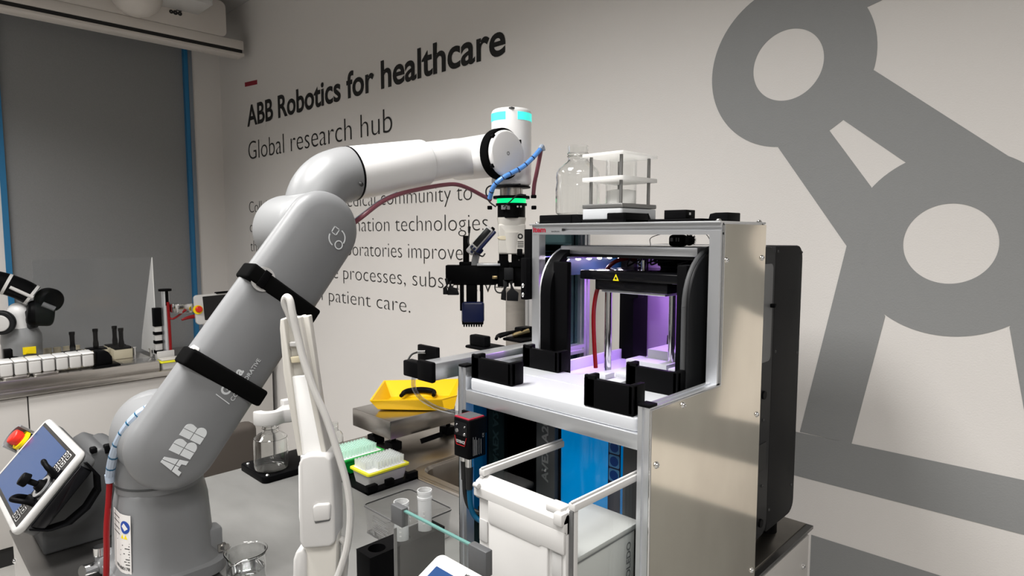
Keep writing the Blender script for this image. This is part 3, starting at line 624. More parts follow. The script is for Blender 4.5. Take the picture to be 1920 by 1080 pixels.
sw = build('spiral_wrap', B().tube(wp, .0066), 'hose_blue', lh)
b = B(); sp = smoothpath(wp, 12)
for i in range(6, len(sp)-4, 9): b.tube([sp[i], sp[i+1]], .0069, smooth=False)
build('wrap_gap', b, 'navy', sw)
build('tip', B().tube([at(1013, 280, X=-1.21), at(1016, 275, X=-1.21), at(1018, 283, X=-1.21)], .0075), 'hose_wrap', lh)
build('return_tube', B().tube([at(px, py, X=x) for px, py, x in ((1015, 278, -1.21), (1011, 300, -1.22), (1006, 325, -1.235), (1002, 345, -1.25), (1000, 366, -1.26))], .006), 'wine', lh)
bc = thing('wrist_cable', 'thin black cable looping around the green-lit coupling', 'cable', GP(917, 352))
build('cable', B().tube([GP(975, 348, .05), GP(940, 352, .06), GP(920, 351, .05), GP(912, 360, .04), GP(917, 378, .04), GP(930, 389, .045)], .0022).tube([GP(985, 368, .058), GP(970, 368, .062), GP(955, 381, .062), GP(944, 389, .05)], .002), 'cable_black', bc)

# safety and data sticker on the base
ch_, cr_ = .085, .056                                                       # base section near the sticker: flat side then round corner
def wrap(u, z, k=.0009):
    h = ch_+(1.0-z)*.035; x_ = h-cr_; c = V((JX+x_, JY-x_, z))
    if u < 0: return V((JX+x_+u, JY-h-k, z))
    a = -math.pi/2+u/cr_; return c+V(((cr_+k)*math.cos(a), (cr_+k)*math.sin(a), 0))
def patch(b, u0, u1, z0, z1, k, n=10, d=.0004):
    return b.loft([[wrap(u, z0, k), wrap(u, z1, k), wrap(u, z1, k+d), wrap(u, z0, k+d)] for u in [u0+(u1-u0)*i/n for i in range(n+1)]])
def bend(b, k):
    for v in b.bm.verts: v.co = wrap(v.co.x, v.co.y, k+v.co.z)
    return b
SU0, SU1 = -.035, .036
sk = build('sticker', patch(B(), SU0, SU1, .945, 1.060, .0006, 16), 'sticker', rb, 'white safety and data sticker')
FL = Matrix()
build('sign', bend(B().ring(Matrix.Translation((.022, 1.036, 0)), 0, .0125, .0002, n=32), .0012), 'sticker_blue', sk)
build('sign_figure', bend(B().prism([(.014, 1.037, 0), (.020, 1.044, 0), (.030, 1.034, 0), (.022, 1.029, 0)], (0, 0, .0002)), .0016), 'sticker', sk)
b = B()
for x in (.010, .0195): b.prism([(x, 1.013, 0), (x+.009, 1.013, 0), (x+.0045, 1.0215, 0)], (0, 0, .0002))
build('warning', bend(b, .0012), 'warn_yellow', sk)
b = B()
for i_, wd in enumerate((.046, .02, .012, .026, .016, .028, .010, .014, .010)):
    z = 1.004-i_*.0052; b.prism([(.033-wd, z, 0), (.033, z, 0), (.033, z+.0016, 0), (.033-wd, z+.0016, 0)], (0, 0, .0002))
for i_, z in enumerate((1.050, 1.040, 1.028, 1.018)): b.prism([(-.03, z, 0), (.004, z, 0), (.004, z+.0014, 0), (-.03, z+.0014, 0)], (0, 0, .0002))
b.text('1800-800178', FL, .050, .006, .02, -.017, .952, d=.0002)
build('sticker_print', bend(b, .0012), 'ink', sk)

# ------------------------------------------------------------------ teach pendant in its cradle
cr = thing('pendant_cradle', 'dark grey wedge cradle on the near table corner holding the white pendant', 'cradle', (-1.74, .30, .9))
cpf = [(.228, .9), (.385, .9), (.395, 1.06), (.385, 1.09), (.345, 1.115), (.325, 1.105), (.245, .985), (.228, .95)]
build('body', B().prism([(-1.83, y, z) for y, z in cpf], (.178, 0, 0), .007, 3), 'charcoal', cr)
build('back_rib', B().tube([(-1.80, .372, 1.085), (-1.72, .372, 1.088), (-1.665, .372, 1.085)], .024, n=16), 'charcoal', cr)
build('slot', B().box(-1.668, -1.650, .352, .366, 1.098, 1.118, .003).box(-1.668, -1.650, .325, .338, 1.105, 1.118, .003), 'black', cr)
PH = V((0, .123, .141)).normalized(); PFR = Fr((-1.845, .168, .996), (1, 0, 0), PH)       # x across, y up the slope, z out of the screen
PWd, PHt = .272, .190
pd = thing('teach_pendant', 'white framed teach pendant with blue screen and black joystick, tilted in the cradle', 'pendant', PFR @ V((.13, .09, 0)))
def P_(x, y, z): return PFR @ V((x, y, z))
def off(z): f = PFR.copy(); f.translation = PFR @ V((0, 0, z)); return f
build('housing', B().poly(rrect(-.092, PWd, 0, PHt, .022), off(-.016), .016, .006, 3), 'bezel', pd)
build('back_shell', B().poly(rrect(-.08, PWd-.004, .008, PHt-.004, .02), off(-.044), .030, .008, 3), 'charcoal', pd, 'dark grey back shell')
build('screen', B().poly(rrect(-.068, .196, .022, .170, .003), off(.0002), .0008), 'screen_blue', pd)
build('screen_border', B().poly(rrect(-.074, .262, .014, .178, .004), off(0), .0004), 'black_gloss', pd)
kp = B(); kg = B()
for (bx, by), rows in (((.200, .126), 2), ((.197, .018), 2)):
    for i in range(3):
        for j in range(2):
            X, Y = bx+j*.0245, by+i*.0165
            kp.poly(rrect(X, X+.0185, Y, Y+.0132, .0025), off(.0006), .0008)
            kg.poly(rrect(X+.0018, X+.0167, Y+.0018, Y+.0114, .0015), off(.0014), .0004)
            kp.poly([(X+.006, Y+.0038), (X+.0128, Y+.0066), (X+.006, Y+.0094)] if (i+j) % 2 else rrect(X+.006, X+.0125, Y+.004, Y+.0092, .0005), off(.0018), .0003)
build('key', kp, 'bezel', pd, kind='stuff'); build('key_face', kg, 'black', pd, kind='stuff')
build('guard_ring', B().ring(Fr(P_(.228, .094, .001), (1, 0, 0), PH), .017, .024, .003, n=32), 'alu', pd)
build('joystick', B().cyl(P_(.228, .094, .0), P_(.228, .094, .014), .015, .010, n=24).cyl(P_(.228, .094, .014), P_(.224, .092, .034), .006, n=16).cyl(P_(.224, .092, .030), P_(.222, .091, .046), .0145, .013, n=24, bv=.003), 'black', pd, 'black joystick')
for y, sg in ((.125, 1), (.062, -1)):
    build('guard_loop', B().tube([P_(.205, y, .0), P_(.208, y+sg*.006, .022), P_(.225, y+sg*.012, .032), P_(.243, y+sg*.006, .022), P_(.247, y, .0)], .0052, n=12), 'black', pd)
    build('guard_pad', B().poly(rrect(.206, .248, y-.008, y+.008, .006), off(.0), .008, .003), 'black', pd)
build('emergency_stop', B().cyl(P_(-.142, .112, -.012), P_(-.142, .112, .012), .016, bv=.003).cyl(P_(-.142, .112, .004), P_(-.142, .112, .022), .019, .018, bv=.004), 'red_btn', pd, 'red emergency stop button')
build('stop_arm', B().poly(rrect(-.165, -.06, .09, .135, .01), off(-.03), .018, .004), 'charcoal', pd)
build('stop_collar', B().cyl(P_(-.142, .112, -.008), P_(-.142, .112, .0), .024), 'warn_yellow', pd, 'yellow collar')
build('stop_shroud', B().ring(Fr(P_(-.142, .112, -.012), (1, 0, 0), PH), .026, .031, .034, 80, 280, n=32), 'robot_grey', pd)
build('hand_strap', B().loft([
    [P_(PWd-.03+dx, y-.0, -.02-h), P_(PWd+.004+dx, y, -.02-h), P_(PWd+.004+dx, y+.004, -.026-h), P_(PWd-.03+dx, y+.004, -.026-h)]
    for y, h, dx in ((.02, 0, 0), (.03, .03, .0), (.055, .055, .0), (.095, .065, .0), (.135, .06, .0), (.16, .038, .0), (.172, 0, 0))]), 'black', pd, 'black hand strap')
build('strap_opening', B().poly(rrect(PWd-.004-.02, PWd-.004, .035, .155, .01), off(-.044), .002), 'black_gloss', pd)
build('side_recess', B().box(PWd-.008, PWd-.001, .025, .165, -.046, -.018, .01, 3, M=PFR), 'black_gloss', pd)

# ------------------------------------------------------------------ bottles, tip racks, weighing platform behind the robot
bp = thing('bottle_stand', 'black base plate with black post and white clamp beside the clear bottle', 'stand', (-1.76, .82, .9025))
build('base_plate', B().prism([(x, y, .9025) for x, y in rrect(-1.855, -1.69, .735, .93, .016)], (0, 0, .019), .002), 'black', bp)
build('post', B().box(-1.735, -1.72, .872, .887, .92, 1.12, .001), 'black', bp)
build('clamp', B().prism([(x, y, 1.058) for x, y in [(-1.745, .89), (-1.715, .88), (-1.70, .84)]+[( -1.75+.046*math.cos(math.radians(a)), .785+.046*math.sin(math.radians(a))) for a in range(30, -120, -15)]+[(-1.75+.020*math.cos(math.radians(a)), .785+.020*math.sin(math.radians(a))) for a in range(-105, 75, 15)]+[(-1.765, .83)]], (0, 0, .040), .004), 'white_plastic', bp)
build('clamp_ear', B().box(-1.78, -1.755, .83, .875, 1.075, 1.112, .004), 'white_plastic', bp)
build('screw', screw((-1.835, .752, .9215), (0, 0, 1), .004), 'chrome', bp); build('screw', screw((-1.705, .752, .9215), (0, 0, 1), .004), 'chrome', bp)
def bottle(prof, th=.0018):
    inner = [(max(r-th, 0), h+(th if i == 0 else 0)) for i, (r, h) in enumerate(prof)]
    return prof + inner[::-1]
bo = bottle([(0, 0), (.040, 0), (.0465, .004), (.048, .012), (.048, .082), (.046, .092), (.034, .103), (.0225, .108), (.0205, .112), (.0205, .118), (.0228, .120), (.0205, .1225), (.0225, .127), (.0205, .130), (.0215, .137)])
b_ = tag(build('glass_bottle', B().lathe(bo, (-1.75, .785, .922), n=56), 'clear', origin=(-1.75, .785, .922)), 'clear glass bottle standing on the black plate under the white clamp', 'bottle')
b2 = tag(build('glass_bottle', B().lathe([(r*.55, h*.8) for r, h in bo], (-1.74, .985, .905), n=40), 'clear', origin=(-1.74, .985, .905)), 'small clear glass bottle half hidden behind the green tip rack', 'bottle')

# tip racks on black tiles
tl = thing('rack_tile', 'black notched tile under the two tip racks', 'tile', (-1.51, .97, .9025))
b = B().box(-1.565, -1.418, .897, 1.065, .9025, .910, .001).box(-1.69, -1.575, .90, 1.06, .9025, .910, .001)
for x0, x1, y0, y1 in ((-1.435, -1.418, .897, .93), (-1.435, -1.418, 1.03, 1.065), (-1.435, -1.42, .96, .985), (-1.57, -1.545, .897, .92), (-1.61, -1.575, .890, .9035), (-1.562, -1.53, 1.03, 1.064)): b.box(x0, x1, y0, y1, .9025, .926, .002)
build('tile', b, 'black', tl)
def tiprack(name, label, x0, x1, y0, y1, body, rim, zr):
    r_ = thing(name, label, 'rack', ((x0+x1)/2, (y0+y1)/2, .910))
    build('body', B().loft([[(x, y, z) for x, y in rrect(x0+k, x1-k, y0+k, y1-k, .008)] for z, k in ((.910, .008), (zr-.006, .002))]), body, r_)
    build('rim', B().loft([[(x, y, z) for x, y in rrect(x0-k, x1+k, y0-k, y1+k, .008)] for z, k in ((zr-.007, .0), (zr-.005, .003), (zr, .003))]), rim, r_, rim.replace('_rim', '')+' rim')
    build('plate', B().box(x0+.006, x1-.006, y0+.006, y1-.006, zr, zr+.001), 'acrylic_white', r_)
    return r_
tiprack('tip_rack', 'white pipette tip rack with a yellow rim on the black tile', -1.528, -1.436, .912, 1.045, 'white_plastic', 'yellow_rim', .951)
tiprack('tip_rack', 'green pipette tip rack behind the yellow-rimmed one', -1.658, -1.566, .905, 1.05, 'green', 'green', .955)
def tips(x0, y0, nx, ny, z, m, lb, gr_, skip=lambda i, j: False):
    o = None
    for i in range(nx):
        for j in range(ny):
            if skip(i, j): continue
            x, y = x0+i*.0092, y0+j*.0103
            if o is None:
                o = tag(build('pipette_tip', B().lathe([(0, -.008), (.0024, -.008), (.0030, 0), (.0038, .021)], (0, 0, 0), n=8), m, origin=(0, 0, 0)), lb, 'pipette tip', gr_); o.location = (x, y, z)
            else:
                c = o.copy(); COL.objects.link(c); c.location = (x, y, z)
tips(-1.516, .922, 8, 12, .953, 'tipclear', 'small clear pipette tip upright in the yellow-rimmed rack', 'clear tips in the yellow-rimmed rack', lambda i, j: j < 3 and i > 5)
tips(-1.646, .916, 8, 12, .957, 'tipclear_green', 'small greenish pipette tip upright in the green rack', 'greenish tips in the green rack')

wp_ = thing('weighing_platform', 'square stainless weighing platform with the yellow tray on it', 'scale', (-1.76, 1.27, .903))
build('platter', B().box(-1.87, -1.645, 1.128, 1.40, .947, 1.008, .003), 'steel', wp_)
build('foot', B().box(-1.80, -1.755, 1.14, 1.18, .903, .93, .003).cyl((-1.78, 1.16, .93), (-1.78, 1.16, .947), .008), 'black', wp_)
build('foot', B().box(-1.70, -1.655, 1.14, 1.18, .903, .93, .003).cyl((-1.675, 1.16, .93), (-1.675, 1.16, .947), .008), 'black', wp_)
build('foot', B().box(-1.70, -1.655, 1.37, 1.41, .903, .93, .003).cyl((-1.675, 1.39, .93), (-1.675, 1.39, .947), .008), 'black', wp_)
build('data_plate', B().prism([at(px, py, X=-1.62) for px, py in ((787, 823), (828, 809), (830, 818), (790, 832))], (.002, 0, 0)), 'black', wp_)
yt = thing('yellow_tray', 'bright yellow open plastic tray tipped on the stainless weighing platform', 'tray', (-1.73, 1.28, 1.013))
rim = [at(697, 750, Z=1.054), at(722, 714, Z=1.062), at(858, 711, Z=1.062), at(855, 741, Z=1.05), at(828, 748, Z=1.048)]
bot = [at(712, 766, Z=1.015), at(733, 744, Z=1.015), at(842, 742, Z=1.015), at(849, 765, Z=1.015), at(832, 768, Z=1.015)]
cc = sum((V(p) for p in rim), V())/5; cb = sum((V(p) for p in bot), V())/5
b = B()
sh = lambda P, c, k, dz: [c+(p-c)*k+V((0, 0, dz)) for p in P]
b.loft([bot, rim, sh(rim, cc, 1.035, .0005), sh(rim, cc, 1.035, -.003)], cap=False).loft([sh(bot, cb, 1.04, -.002), sh(rim, cc, 1.03, -.003)], cap=False)
b.loft([sh(bot, cb, 1.04, -.002), bot])
build('tray', b, 'yellow', yt)
sc = tag(build('black_scoop', B().tube([at(752, 742, Z=1.03), at(762, 734, Z=1.034), at(790, 731, Z=1.036), at(812, 734, Z=1.033), at(813, 741, Z=1.028)], lambda q: .007+.004*math.sin(math.pi*q), n=12), 'black'), 'black curved handle lying in the yellow tray', 'handle')
ch = thing('office_chair', 'dark brown padded chair standing behind the table end', 'chair', (-2.75, .88, 0))
build('backrest', B().box(-2.55, -2.47, .72, 1.06, .50, .845, .03, 4), 'taupe', ch)
build('seat', B().box(-2.98, -2.55, .70, 1.08, .42, .50, .03, 3), 'taupe', ch)
for x in (-2.93, -2.53):
    for y in (.74, 1.03): build('leg', B().cyl((x, y, 0), (x, y, .46), .014), 'black', ch)

# ------------------------------------------------------------------ things in front
bk = [(0, .004), (.030, .0), (.034, .004), (.0355, .012), (.0355, .085), (.037, .091), (.0395, .0935), (.038, .0945), (.035, .091), (.0335, .085), (.0335, .012), (.03, .006), (0, .006)]
bc_ = at(461, 1035, Z=.993); bkb = B().lathe(bk, (bc_.x, bc_.y, .9025), n=56)
for v in bkb.bm.verts:
    q = v.co-V((bc_.x, bc_.y, .9025)); a = math.atan2(q.y, q.x)
    if q.z > .083:
        k = math.exp(-((a+.95)/.24)**2)*max(0, (q.z-.083)/.011); v.co.x += .011*k*math.cos(a); v.co.y += .011*k*math.sin(a); v.co.z -= .007*k
bk_ = thing('glass_beaker', 'clear glass beaker with a pouring lip beside the robot base', 'beaker', (bc_.x, bc_.y, .9025))
build('wall', bkb, 'clear', bk_)
build('liquid', B().cyl((bc_.x, bc_.y, .9085), (bc_.x, bc_.y, .962), .0332, n=40), 'water', bk_)

# white jointed arm carrying a pale cable
WO, WN = V((-.935, .50, 0)), GN
def W(px, py, dep=0): return atp(px, py, WO, WN)+WN*dep
wa = thing('jointed_arm', 'white jointed plastic arm with a pale cable in front of the robot', 'arm', (-.945, .50, .9025))
build('foot', B().cyl((-.95, .495, .9025), (-.95, .495, .93), .045, bv=.004), 'white_plastic', wa)
build('column', B().prism([W(px, py, -.016) for px, py in ((571, 1000), (637, 995), (634, 1095), (640, 1210), (575, 1210), (577, 1095))], WN*.032, .004), 'warm_white', wa)
build('knob', B().prism([W(px, py, -.02) for px, py in ((556, 1040), (562, 1022), (576, 1015), (582, 1030), (582, 1110), (560, 1110), (555, 1085))], WN*.04, .006, 3), 'white_plastic', wa)
def cap_(pts, d0, d1, m, nm, bv, par, seg=3): return build(nm, B().prism([W(px, py, d0) for px, py in pts], WN*(d1-d0), bv, seg, 30), m, par)
us = cap_([(563, 850), (616, 848), (579, 592), (564, 594), (532, 596), (531, 612), (541, 700)], -.018, .0, 'warm_white', 'upper_arm', .002, wa)
cap_([(563, 850), (571, 849), (538, 596), (531, 596), (530, 614), (537, 700)], -.02, .014, 'warm_white', 'side_wall', .002, wa)
cap_([(608, 848), (617, 847), (568, 592), (560, 593), (575, 690)], -.02, .014, 'warm_white', 'side_wall', .002, wa)
cap_([(567, 850), (613, 848), (585, 700), (549, 704)], -.0, .010, 'acrylic_white', 'cover', .002, wa)
cap_([(549, 667), (577, 665), (580, 676), (551, 678)], .0, .012, 'beige', 'clip', .001, wa)
cap_([(546, 640), (568, 640), (570, 648), (547, 648)], .0, .010, 'white_plastic', 'cross_rib', .001, wa)
jt = cap_([(570, 858), (576, 846), (592, 842), (618, 842), (628, 850), (632, 885), (636, 950), (636, 1003), (628, 1010), (577, 1014), (571, 1000)], -.028, .028, 'white_plastic', 'joint_cover', .010, wa, 5)
cap_([(566, 868), (571, 852), (583, 848), (585, 900), (588, 1008), (574, 1012), (567, 960)], -.030, .022, 'robot_white', 'joint_side', .006, wa, 4)
cap_([(597, 935), (604, 930), (628, 928), (630, 934), (629, 958), (600, 962)], .026, .034, 'white_plastic', 'latch', .003, jt)
cap_([(599, 962), (629, 957), (627, 962), (601, 967)], .026, .0295, 'grey_strip', 'latch_gap', .001, jt)
build('rod', B().cyl(W(566, 868, -.035), W(566, 915, -.035), .006).cyl(W(567, 930, -.035), W(567, 970, -.035), .005), 'chrome', wa)
build('rod_sleeve', B().cyl(W(566, 915, -.035), W(566, 932, -.035), .007), 'black', wa); build('rod_cover', B().cyl(W(563, 866, -.03), W(563, 906, -.03), .009), 'white_plastic', wa)
build('cable', B().tube([W(px, py, dp) for px, py, dp in ((575, 668, .006), (560, 625, .008), (547, 588, .012), (540, 566, .016), (545, 555, .02), (553, 560, .024), (559, 585, .026), (568, 625, .026), (580, 670, .028), (600, 725, .03), (622, 775, .03), (645, 845, .03), (660, 900, .03), (665, 950, .03), (660, 1005, .03), (645, 1055, .03), (630, 1090, .03), (622, 1130, .02))], .0058, n=12), 'cable_white', wa, 'pale cable looping over the top')
build('cable', B().tube([W(px, py, dp) for px, py, dp in ((638, 1008, .0), (646, 1020, .0), (648, 1050, .0), (644, 1090, 0), (638, 1120, 0))], .0052, n=12), 'cable_white', wa)

# clear tray with printed label
cx0, cx1, cy0, cy1 = -1.245, -1.085, .780, .905
ct = thing('clear_box', 'open clear acrylic box with small print on its side', 'box', ((cx0+cx1)/2, (cy0+cy1)/2, .9025))
def wallring(z0, z1, th, grow=0):
    return B().loft([[(x, y, z) for x, y in rrect(cx0-g_, cx1+g_, cy0-g_, cy1+g_, .01)] for z, g_ in ((z0, grow), (z1, grow+.004), (z1, grow+.004-th), (z0, grow-th))], cap=False)
build('walls', wallring(.9035, .968, .002), 'acrylic', ct)
build('bottom', B().prism([(x, y, .9025) for x, y in rrect(cx0, cx1, cy0, cy1, .01)], (0, 0, .002)), 'acrylic', ct)
build('rim', B().loft([[(x, y, z) for x, y in rrect(cx0-g_, cx1+g_, cy0-g_, cy1+g_, .012)] for z, g_ in ((.966, .0035), (.966, .0055), (.9695, .0055), (.9695, .0035))], cap=False), 'clear_edge', ct)
b = B(); b.loft([[(x, y, z) for x, y in rrect(cx0-g_, cx1+g_, cy0-g_, cy1+g_, .01)] for z, g_ in ((.9025, .0), (.9025, .0012), (.9035, .0012), (.9035, 0))], cap=False)
build('base_edge', b, 'clear_edge', ct)
b = B(); LF = Fr((0, cy0-.0025, 0), (1, 0, 0), (0, 0, 1))
for i in range(9):
    wd = (.055, .062, .06, .05, .063, .058, .061, .045, .05)[i]; b.poly([(cx0+.034, .953-i*.0042), (cx0+.034+wd, .953-i*.0042), (cx0+.034+wd, .9548-i*.0042), (cx0+.034, .9548-i*.0042)], LF, .0003)
b.ring(Fr((cx0+.037, cy0-.0025, .912), (1, 0, 0), (0, 0, 1)), .002, .004, .0004, n=16)
build('print', b, 'text_grey', ct)

# black tube block and two tubes
rz = 1.02
tk = thing('tube_block', 'black drilled block holding two clear tubes in front of the clear box', 'tube rack', (-.965, .685, .9025))
b = B().loft([[(x, y, z) for x, y in rrect(-.990, -.942, .598, .772, .003)] for z in (.9025, rz)], cap=False)
tube_xy = [(-.966, .628), (-.966, .684), (-.966, .740)]
ys = [.598]+[(tube_xy[i][1]+tube_xy[i+1][1])/2 for i in range(2)]+[.772]
for i, (hx, hy) in enumerate(tube_xy):                                      # top plate with round holes
    n = 32; t2 = bmesh.new(); inn, outr = [], []
    for j in range(n):
        a = 2*math.pi*j/n; c, s_ = math.cos(a), math.sin(a); inn.append(t2.verts.new((hx+.0165*c, hy+.0165*s_, rz)))
        k = min((.942 and (-.942-hx)/c if c > 1e-9 else 9), ((-.990-hx)/c if c < -1e-9 else 9), ((ys[i+1]-hy)/s_ if s_ > 1e-9 else 9), ((ys[i]-hy)/s_ if s_ < -1e-9 else 9))
        outr.append(t2.verts.new((hx+k*c, hy+k*s_, rz)))
    for cx_ in (-.990, -.942):
        for q in (ys[i], ys[i+1]): min(outr, key=lambda v: (v.co-V((cx_, q, rz))).length).co = (cx_, q, rz)
    dn = [t2.verts.new((v.co.x, v.co.y, rz-.07)) for v in inn]
    for j in range(n):
        k = (j+1) % n; t2.faces.new((inn[j], outr[j], outr[k], inn[k])); t2.faces.new((inn[j], inn[k], dn[k], dn[j]))
    t2.faces.new(dn); b.merge(t2)
build('block', b, 'black', tk)
tubep = [(0, -.06), (.004, -.06), (.0135, -.04), (.0140, .055), (.0150, .056), (.0150, .060), (.0140, .061), (.0140, .066), (.0148, .067), (.0148, .072), (.0128, .072), (.0128, -.038), (0, -.055)]
for (x, y), h, lb in ((tube_xy[1], 0, 'clear plastic tube in the middle hole of the black block, behind the glass pane'), (tube_xy[2], .006, 'clear plastic tube with threaded neck in the far hole of the black block')):
    tt = thing('sample_tube', lb, 'tube', (x, y, rz-.06+h))
    build('wall', B().lathe(tubep, (x, y, rz+h), n=32), 'tube_frost', tt)
    b = B()
    for i in range(4): b.poly([(-.002, .008+i*.008), (.002, .008+i*.008), (.002, .0105+i*.008), (-.002, .0105+i*.008)], Fr(V((x, y, rz+h))+GN*.0142, GU, (0, 0, 1)), .0003)
    build('graduation', b, 'white_plastic', tt)

# front balance: glass pane with grey clips and a tilted terminal
GY = .45
gl, grr = at(740, 937, Y=GY), at(915, 1050, Y=GY); GZ = (gl.z+grr.z)/2
fb = thing('precision_balance', 'small balance with glass draft pane and tilted blue-screen terminal at the picture bottom', 'balance', ((gl.x+grr.x)/2, GY-.08, .9025))
build('draft_pane', B().box(gl.x, grr.x, GY-.002, GY+.002, 1.04, GZ), 'pane', fb)
build('pane_edge', B().box(gl.x+.02, grr.x-.02, GY-.0021, GY+.0021, GZ-.0012, GZ+.0006), 'pane_edge', fb, 'green-tinted top edge of the pane')
build('pane_edge', B().box(gl.x-.0006, gl.x+.0008, GY-.0021, GY+.0021, 1.04, GZ-.03), 'clear_edge', fb)
build('side_edge', B().box(grr.x-.006, grr.x-.0005, GY-.003, GY+.003, 1.04, GZ-.034), 'white_plastic', fb)
build('corner_clip', B().box(gl.x-.002, gl.x+.022, GY-.005, GY+.005, GZ-.021, GZ+.003, .001), 'clip_grey', fb)
build('corner_clip', B().box(grr.x-.027, grr.x+.002, GY-.005, GY+.005, GZ-.026, GZ+.003, .001), 'clip_grey', fb)
build('body', B().box(gl.x-.005, grr.x+.02, GY-.06, GY+.02, .9025, 1.04, .01), 'white_plastic', fb)
TO = at(825, 1034, Y=GY-.025); tE = at(905, 1073, Y=GY-.025); tS = at(760, 1081, Z=TO.z-.035)
TF = Fr(TO, (1, 0, 0), V((tS.x-TO.x, -.075, -.036))*-1)
TW = .135
tm = build('terminal', B().poly(rrect(-.0, TW, -.12, .0, .009), Fr(TF @ V((0, 0, -.012)), TF.to_3x3() @ V((1, 0, 0)), TF.to_3x3() @ V((0, 1, 0))), .012, .003, 3), 'white_plastic', fb, 'white framed touch terminal')
def tfo(z): return Fr(TF @ V((0, 0, z)), TF.to_3x3() @ V((1, 0, 0)), TF.to_3x3() @ V((0, 1, 0)))
build('screen', B().poly(rrect(.012, TW-.012, -.10, -.016, .001), tfo(.0), .0005), 'screen_blue', tm)
build('screen_panel', B().poly(rrect(.05, TW-.012, -.045, -.016, .001), tfo(.0005), .0003).poly(rrect(.014, .046, -.08, -.05, .001), tfo(.0005), .0003), 'screen_navy', tm)
b = B(); b.text('METTLER TOLEDO', tfo(0), .046, .0042, .03, .052, -.0115, d=.0006); build('maker_lettering', b, 'ink', tm)
build('support', B().cyl(V((TO.x+.05, GY-.06, .98)), TF @ V((.05, -.03, -.012)), .018), 'white_plastic', fb)

# ------------------------------------------------------------------ aluminium frame station
FX0, FX1, FY0, FY1, FY2 = -.918, -.490, .79, 1.0, 1.178
ZT, ZL = 1.620, 1.345
fr_ = thing('aluminium_frame', 'slotted aluminium frame with steel side panels around the black analyzer', 'frame', ((FX0+FX1)/2, 1.0, .9))
def bar(nm, p, ax, L, slots): return build(nm, profile(B(), p, ax, L, .02, slots), 'alu', fr_)
bar('post', (FX0, FY0, .9035), 'z', ZL-.9035, 'swn'); bar('post', (FX1-.02, FY0, .9035), 'z', ZL-.9035, 'swn')
bar('post', (FX0, FY1, ZL-.02), 'z', ZT-ZL, 'wn'); bar('post', (FX1-.02, FY1, ZL-.02), 'z', ZT-ZL, 'wn')
bar('post', (FX0, FY2-.02, .9035), 'z', ZT-.9035, 'nesw'); bar('post', (FX1-.02, FY2-.02, .9035), 'z', ZT-.9035, 'nesw')
bar('top_rail', (FX0, FY1, ZT-.02), 'x', FX1-FX0, 'nws'); bar('top_rail', (FX0, FY2-.02, ZT-.02), 'x', FX1-FX0, 'nesw')
bar('side_rail', (FX0, FY0+.02, ZL-.02), 'y', FY2-FY0-.04, 'ens'); bar('side_rail', (FX1-.02, FY0+.02, ZL-.02), 'y', FY2-FY0-.04, 'ens')
bar('side_rail', (FX0, FY1+.02, ZT-.02), 'y', FY2-FY1-.04, 'ens'); bar('side_rail', (FX1-.02, FY1+.02, ZT-.02), 'y', FY2-FY1-.04, 'ens')
build('shelf_rail', B().box(FX0+.02, FX1-.02, FY0, FY0+.02, 1.277, 1.302, .0012), 'alu', fr_)
for x in (FX0, FX1-.02): build('post_cap', B().box(x, x+.02, FY0-.001, FY0+.022, ZL, ZL+.0045, .001), 'black', fr_)
build('rail_cover', B().box(FX0+.0005, FX0+.083, FY1-.0006, FY1+.001, ZT-.0195, ZT-.001), 'alu', fr_)
b = B(); b.text('item', YF_(FY1-.0007), .036, .0105, .04, FX0+.003, ZT-.0145); build('rail_lettering', b, 'inkred', fr_, 'red lettering on the top rail')
b = B(); b.text('item24.com', YF_(FY1-.0007), .022, .003, .01, FX0+.055, ZT-.0145); b.box(FX0+.083, FX0+.087, FY1-.0008, FY1+.001, ZT-.0125, ZT-.0075); build('rail_print', b, 'ink', fr_)
pf = [(FY0+.001, .9035), (FY0+.001, ZL-.003), (FY1+.008, ZL-.003), (FY1+.010, ZL-.001), (FY1+.010, ZT-.002), (FY2, ZT-.002), (FY2, .9035)]
build('side_panel', B().poly(pf, XF_(FX1), .003, .0004, 1), 'steel_panel', fr_, 'brushed steel side panel')
build('side_panel', B().poly(pf, XF_(FX0-.003), .003), 'steel_mirror', fr_, 'mirror-like steel side panel')
b = B().tube([(FX1+.0022, y, z) for y, z in pf[:5]], .0017, n=8, smooth=False); build('panel_edge', b, 'chrome', fr_)
for y, z in ((1.018, 1.557), (1.162, 1.557), (1.162, 1.26), (.882, 1.333), (.807, 1.256), (1.162, .951)): build('screw', screw((FX1+.003, y, z), (1, 0, 0), .0045), 'chrome', fr_)
build('top_plate', B().box(FX0-.005, FX1+.001, FY1-.004, FY2+.002, ZT, ZT+.003, .0005), 'alu', fr_)
for x, y in ((FX0+.008, FY1+.008), (FX1-.012, FY1+.016), (FX1-.006, FY2-.012)): build('screw', screw((x, y, ZT+.003), (0, 0, 1), .0045), 'chrome', fr_)
b = B().box(FX0-.024, FX0-.003, 1.0, 1.09, 1.50, 1.612, .002).box(FX0-.02, FX0-.003, .985, 1.02, 1.46, 1.55, .002).box(FX0-.018, FX0-.004, 1.03, 1.06, 1.40, 1.5, .002)
build('side_bracket', b, 'black', fr_)
for y, z in ((.986, 1.47), (.986, 1.49), (1.0, 1.53)): build('screw', screw((FX0-.012, y, z), (.7, -.7, 0), .004), 'chrome', fr_)
stp = thing('steel_stand', 'plain upright steel stand behind the square tube, next to the wall', 'stand', (-1.44, 1.5, .903))
build('plate', B().box(-1.498, -1.40, 1.50, 1.508, .91, 1.42, .001), 'steel', stp)
build('edge_bar', B().box(-1.40, -1.383, 1.492, 1.512, .91, 1.40, .001), 'alu', stp)
build('base', B().box(-1.51, -1.37, 1.47, 1.545, .903, .91), 'steel', stp)

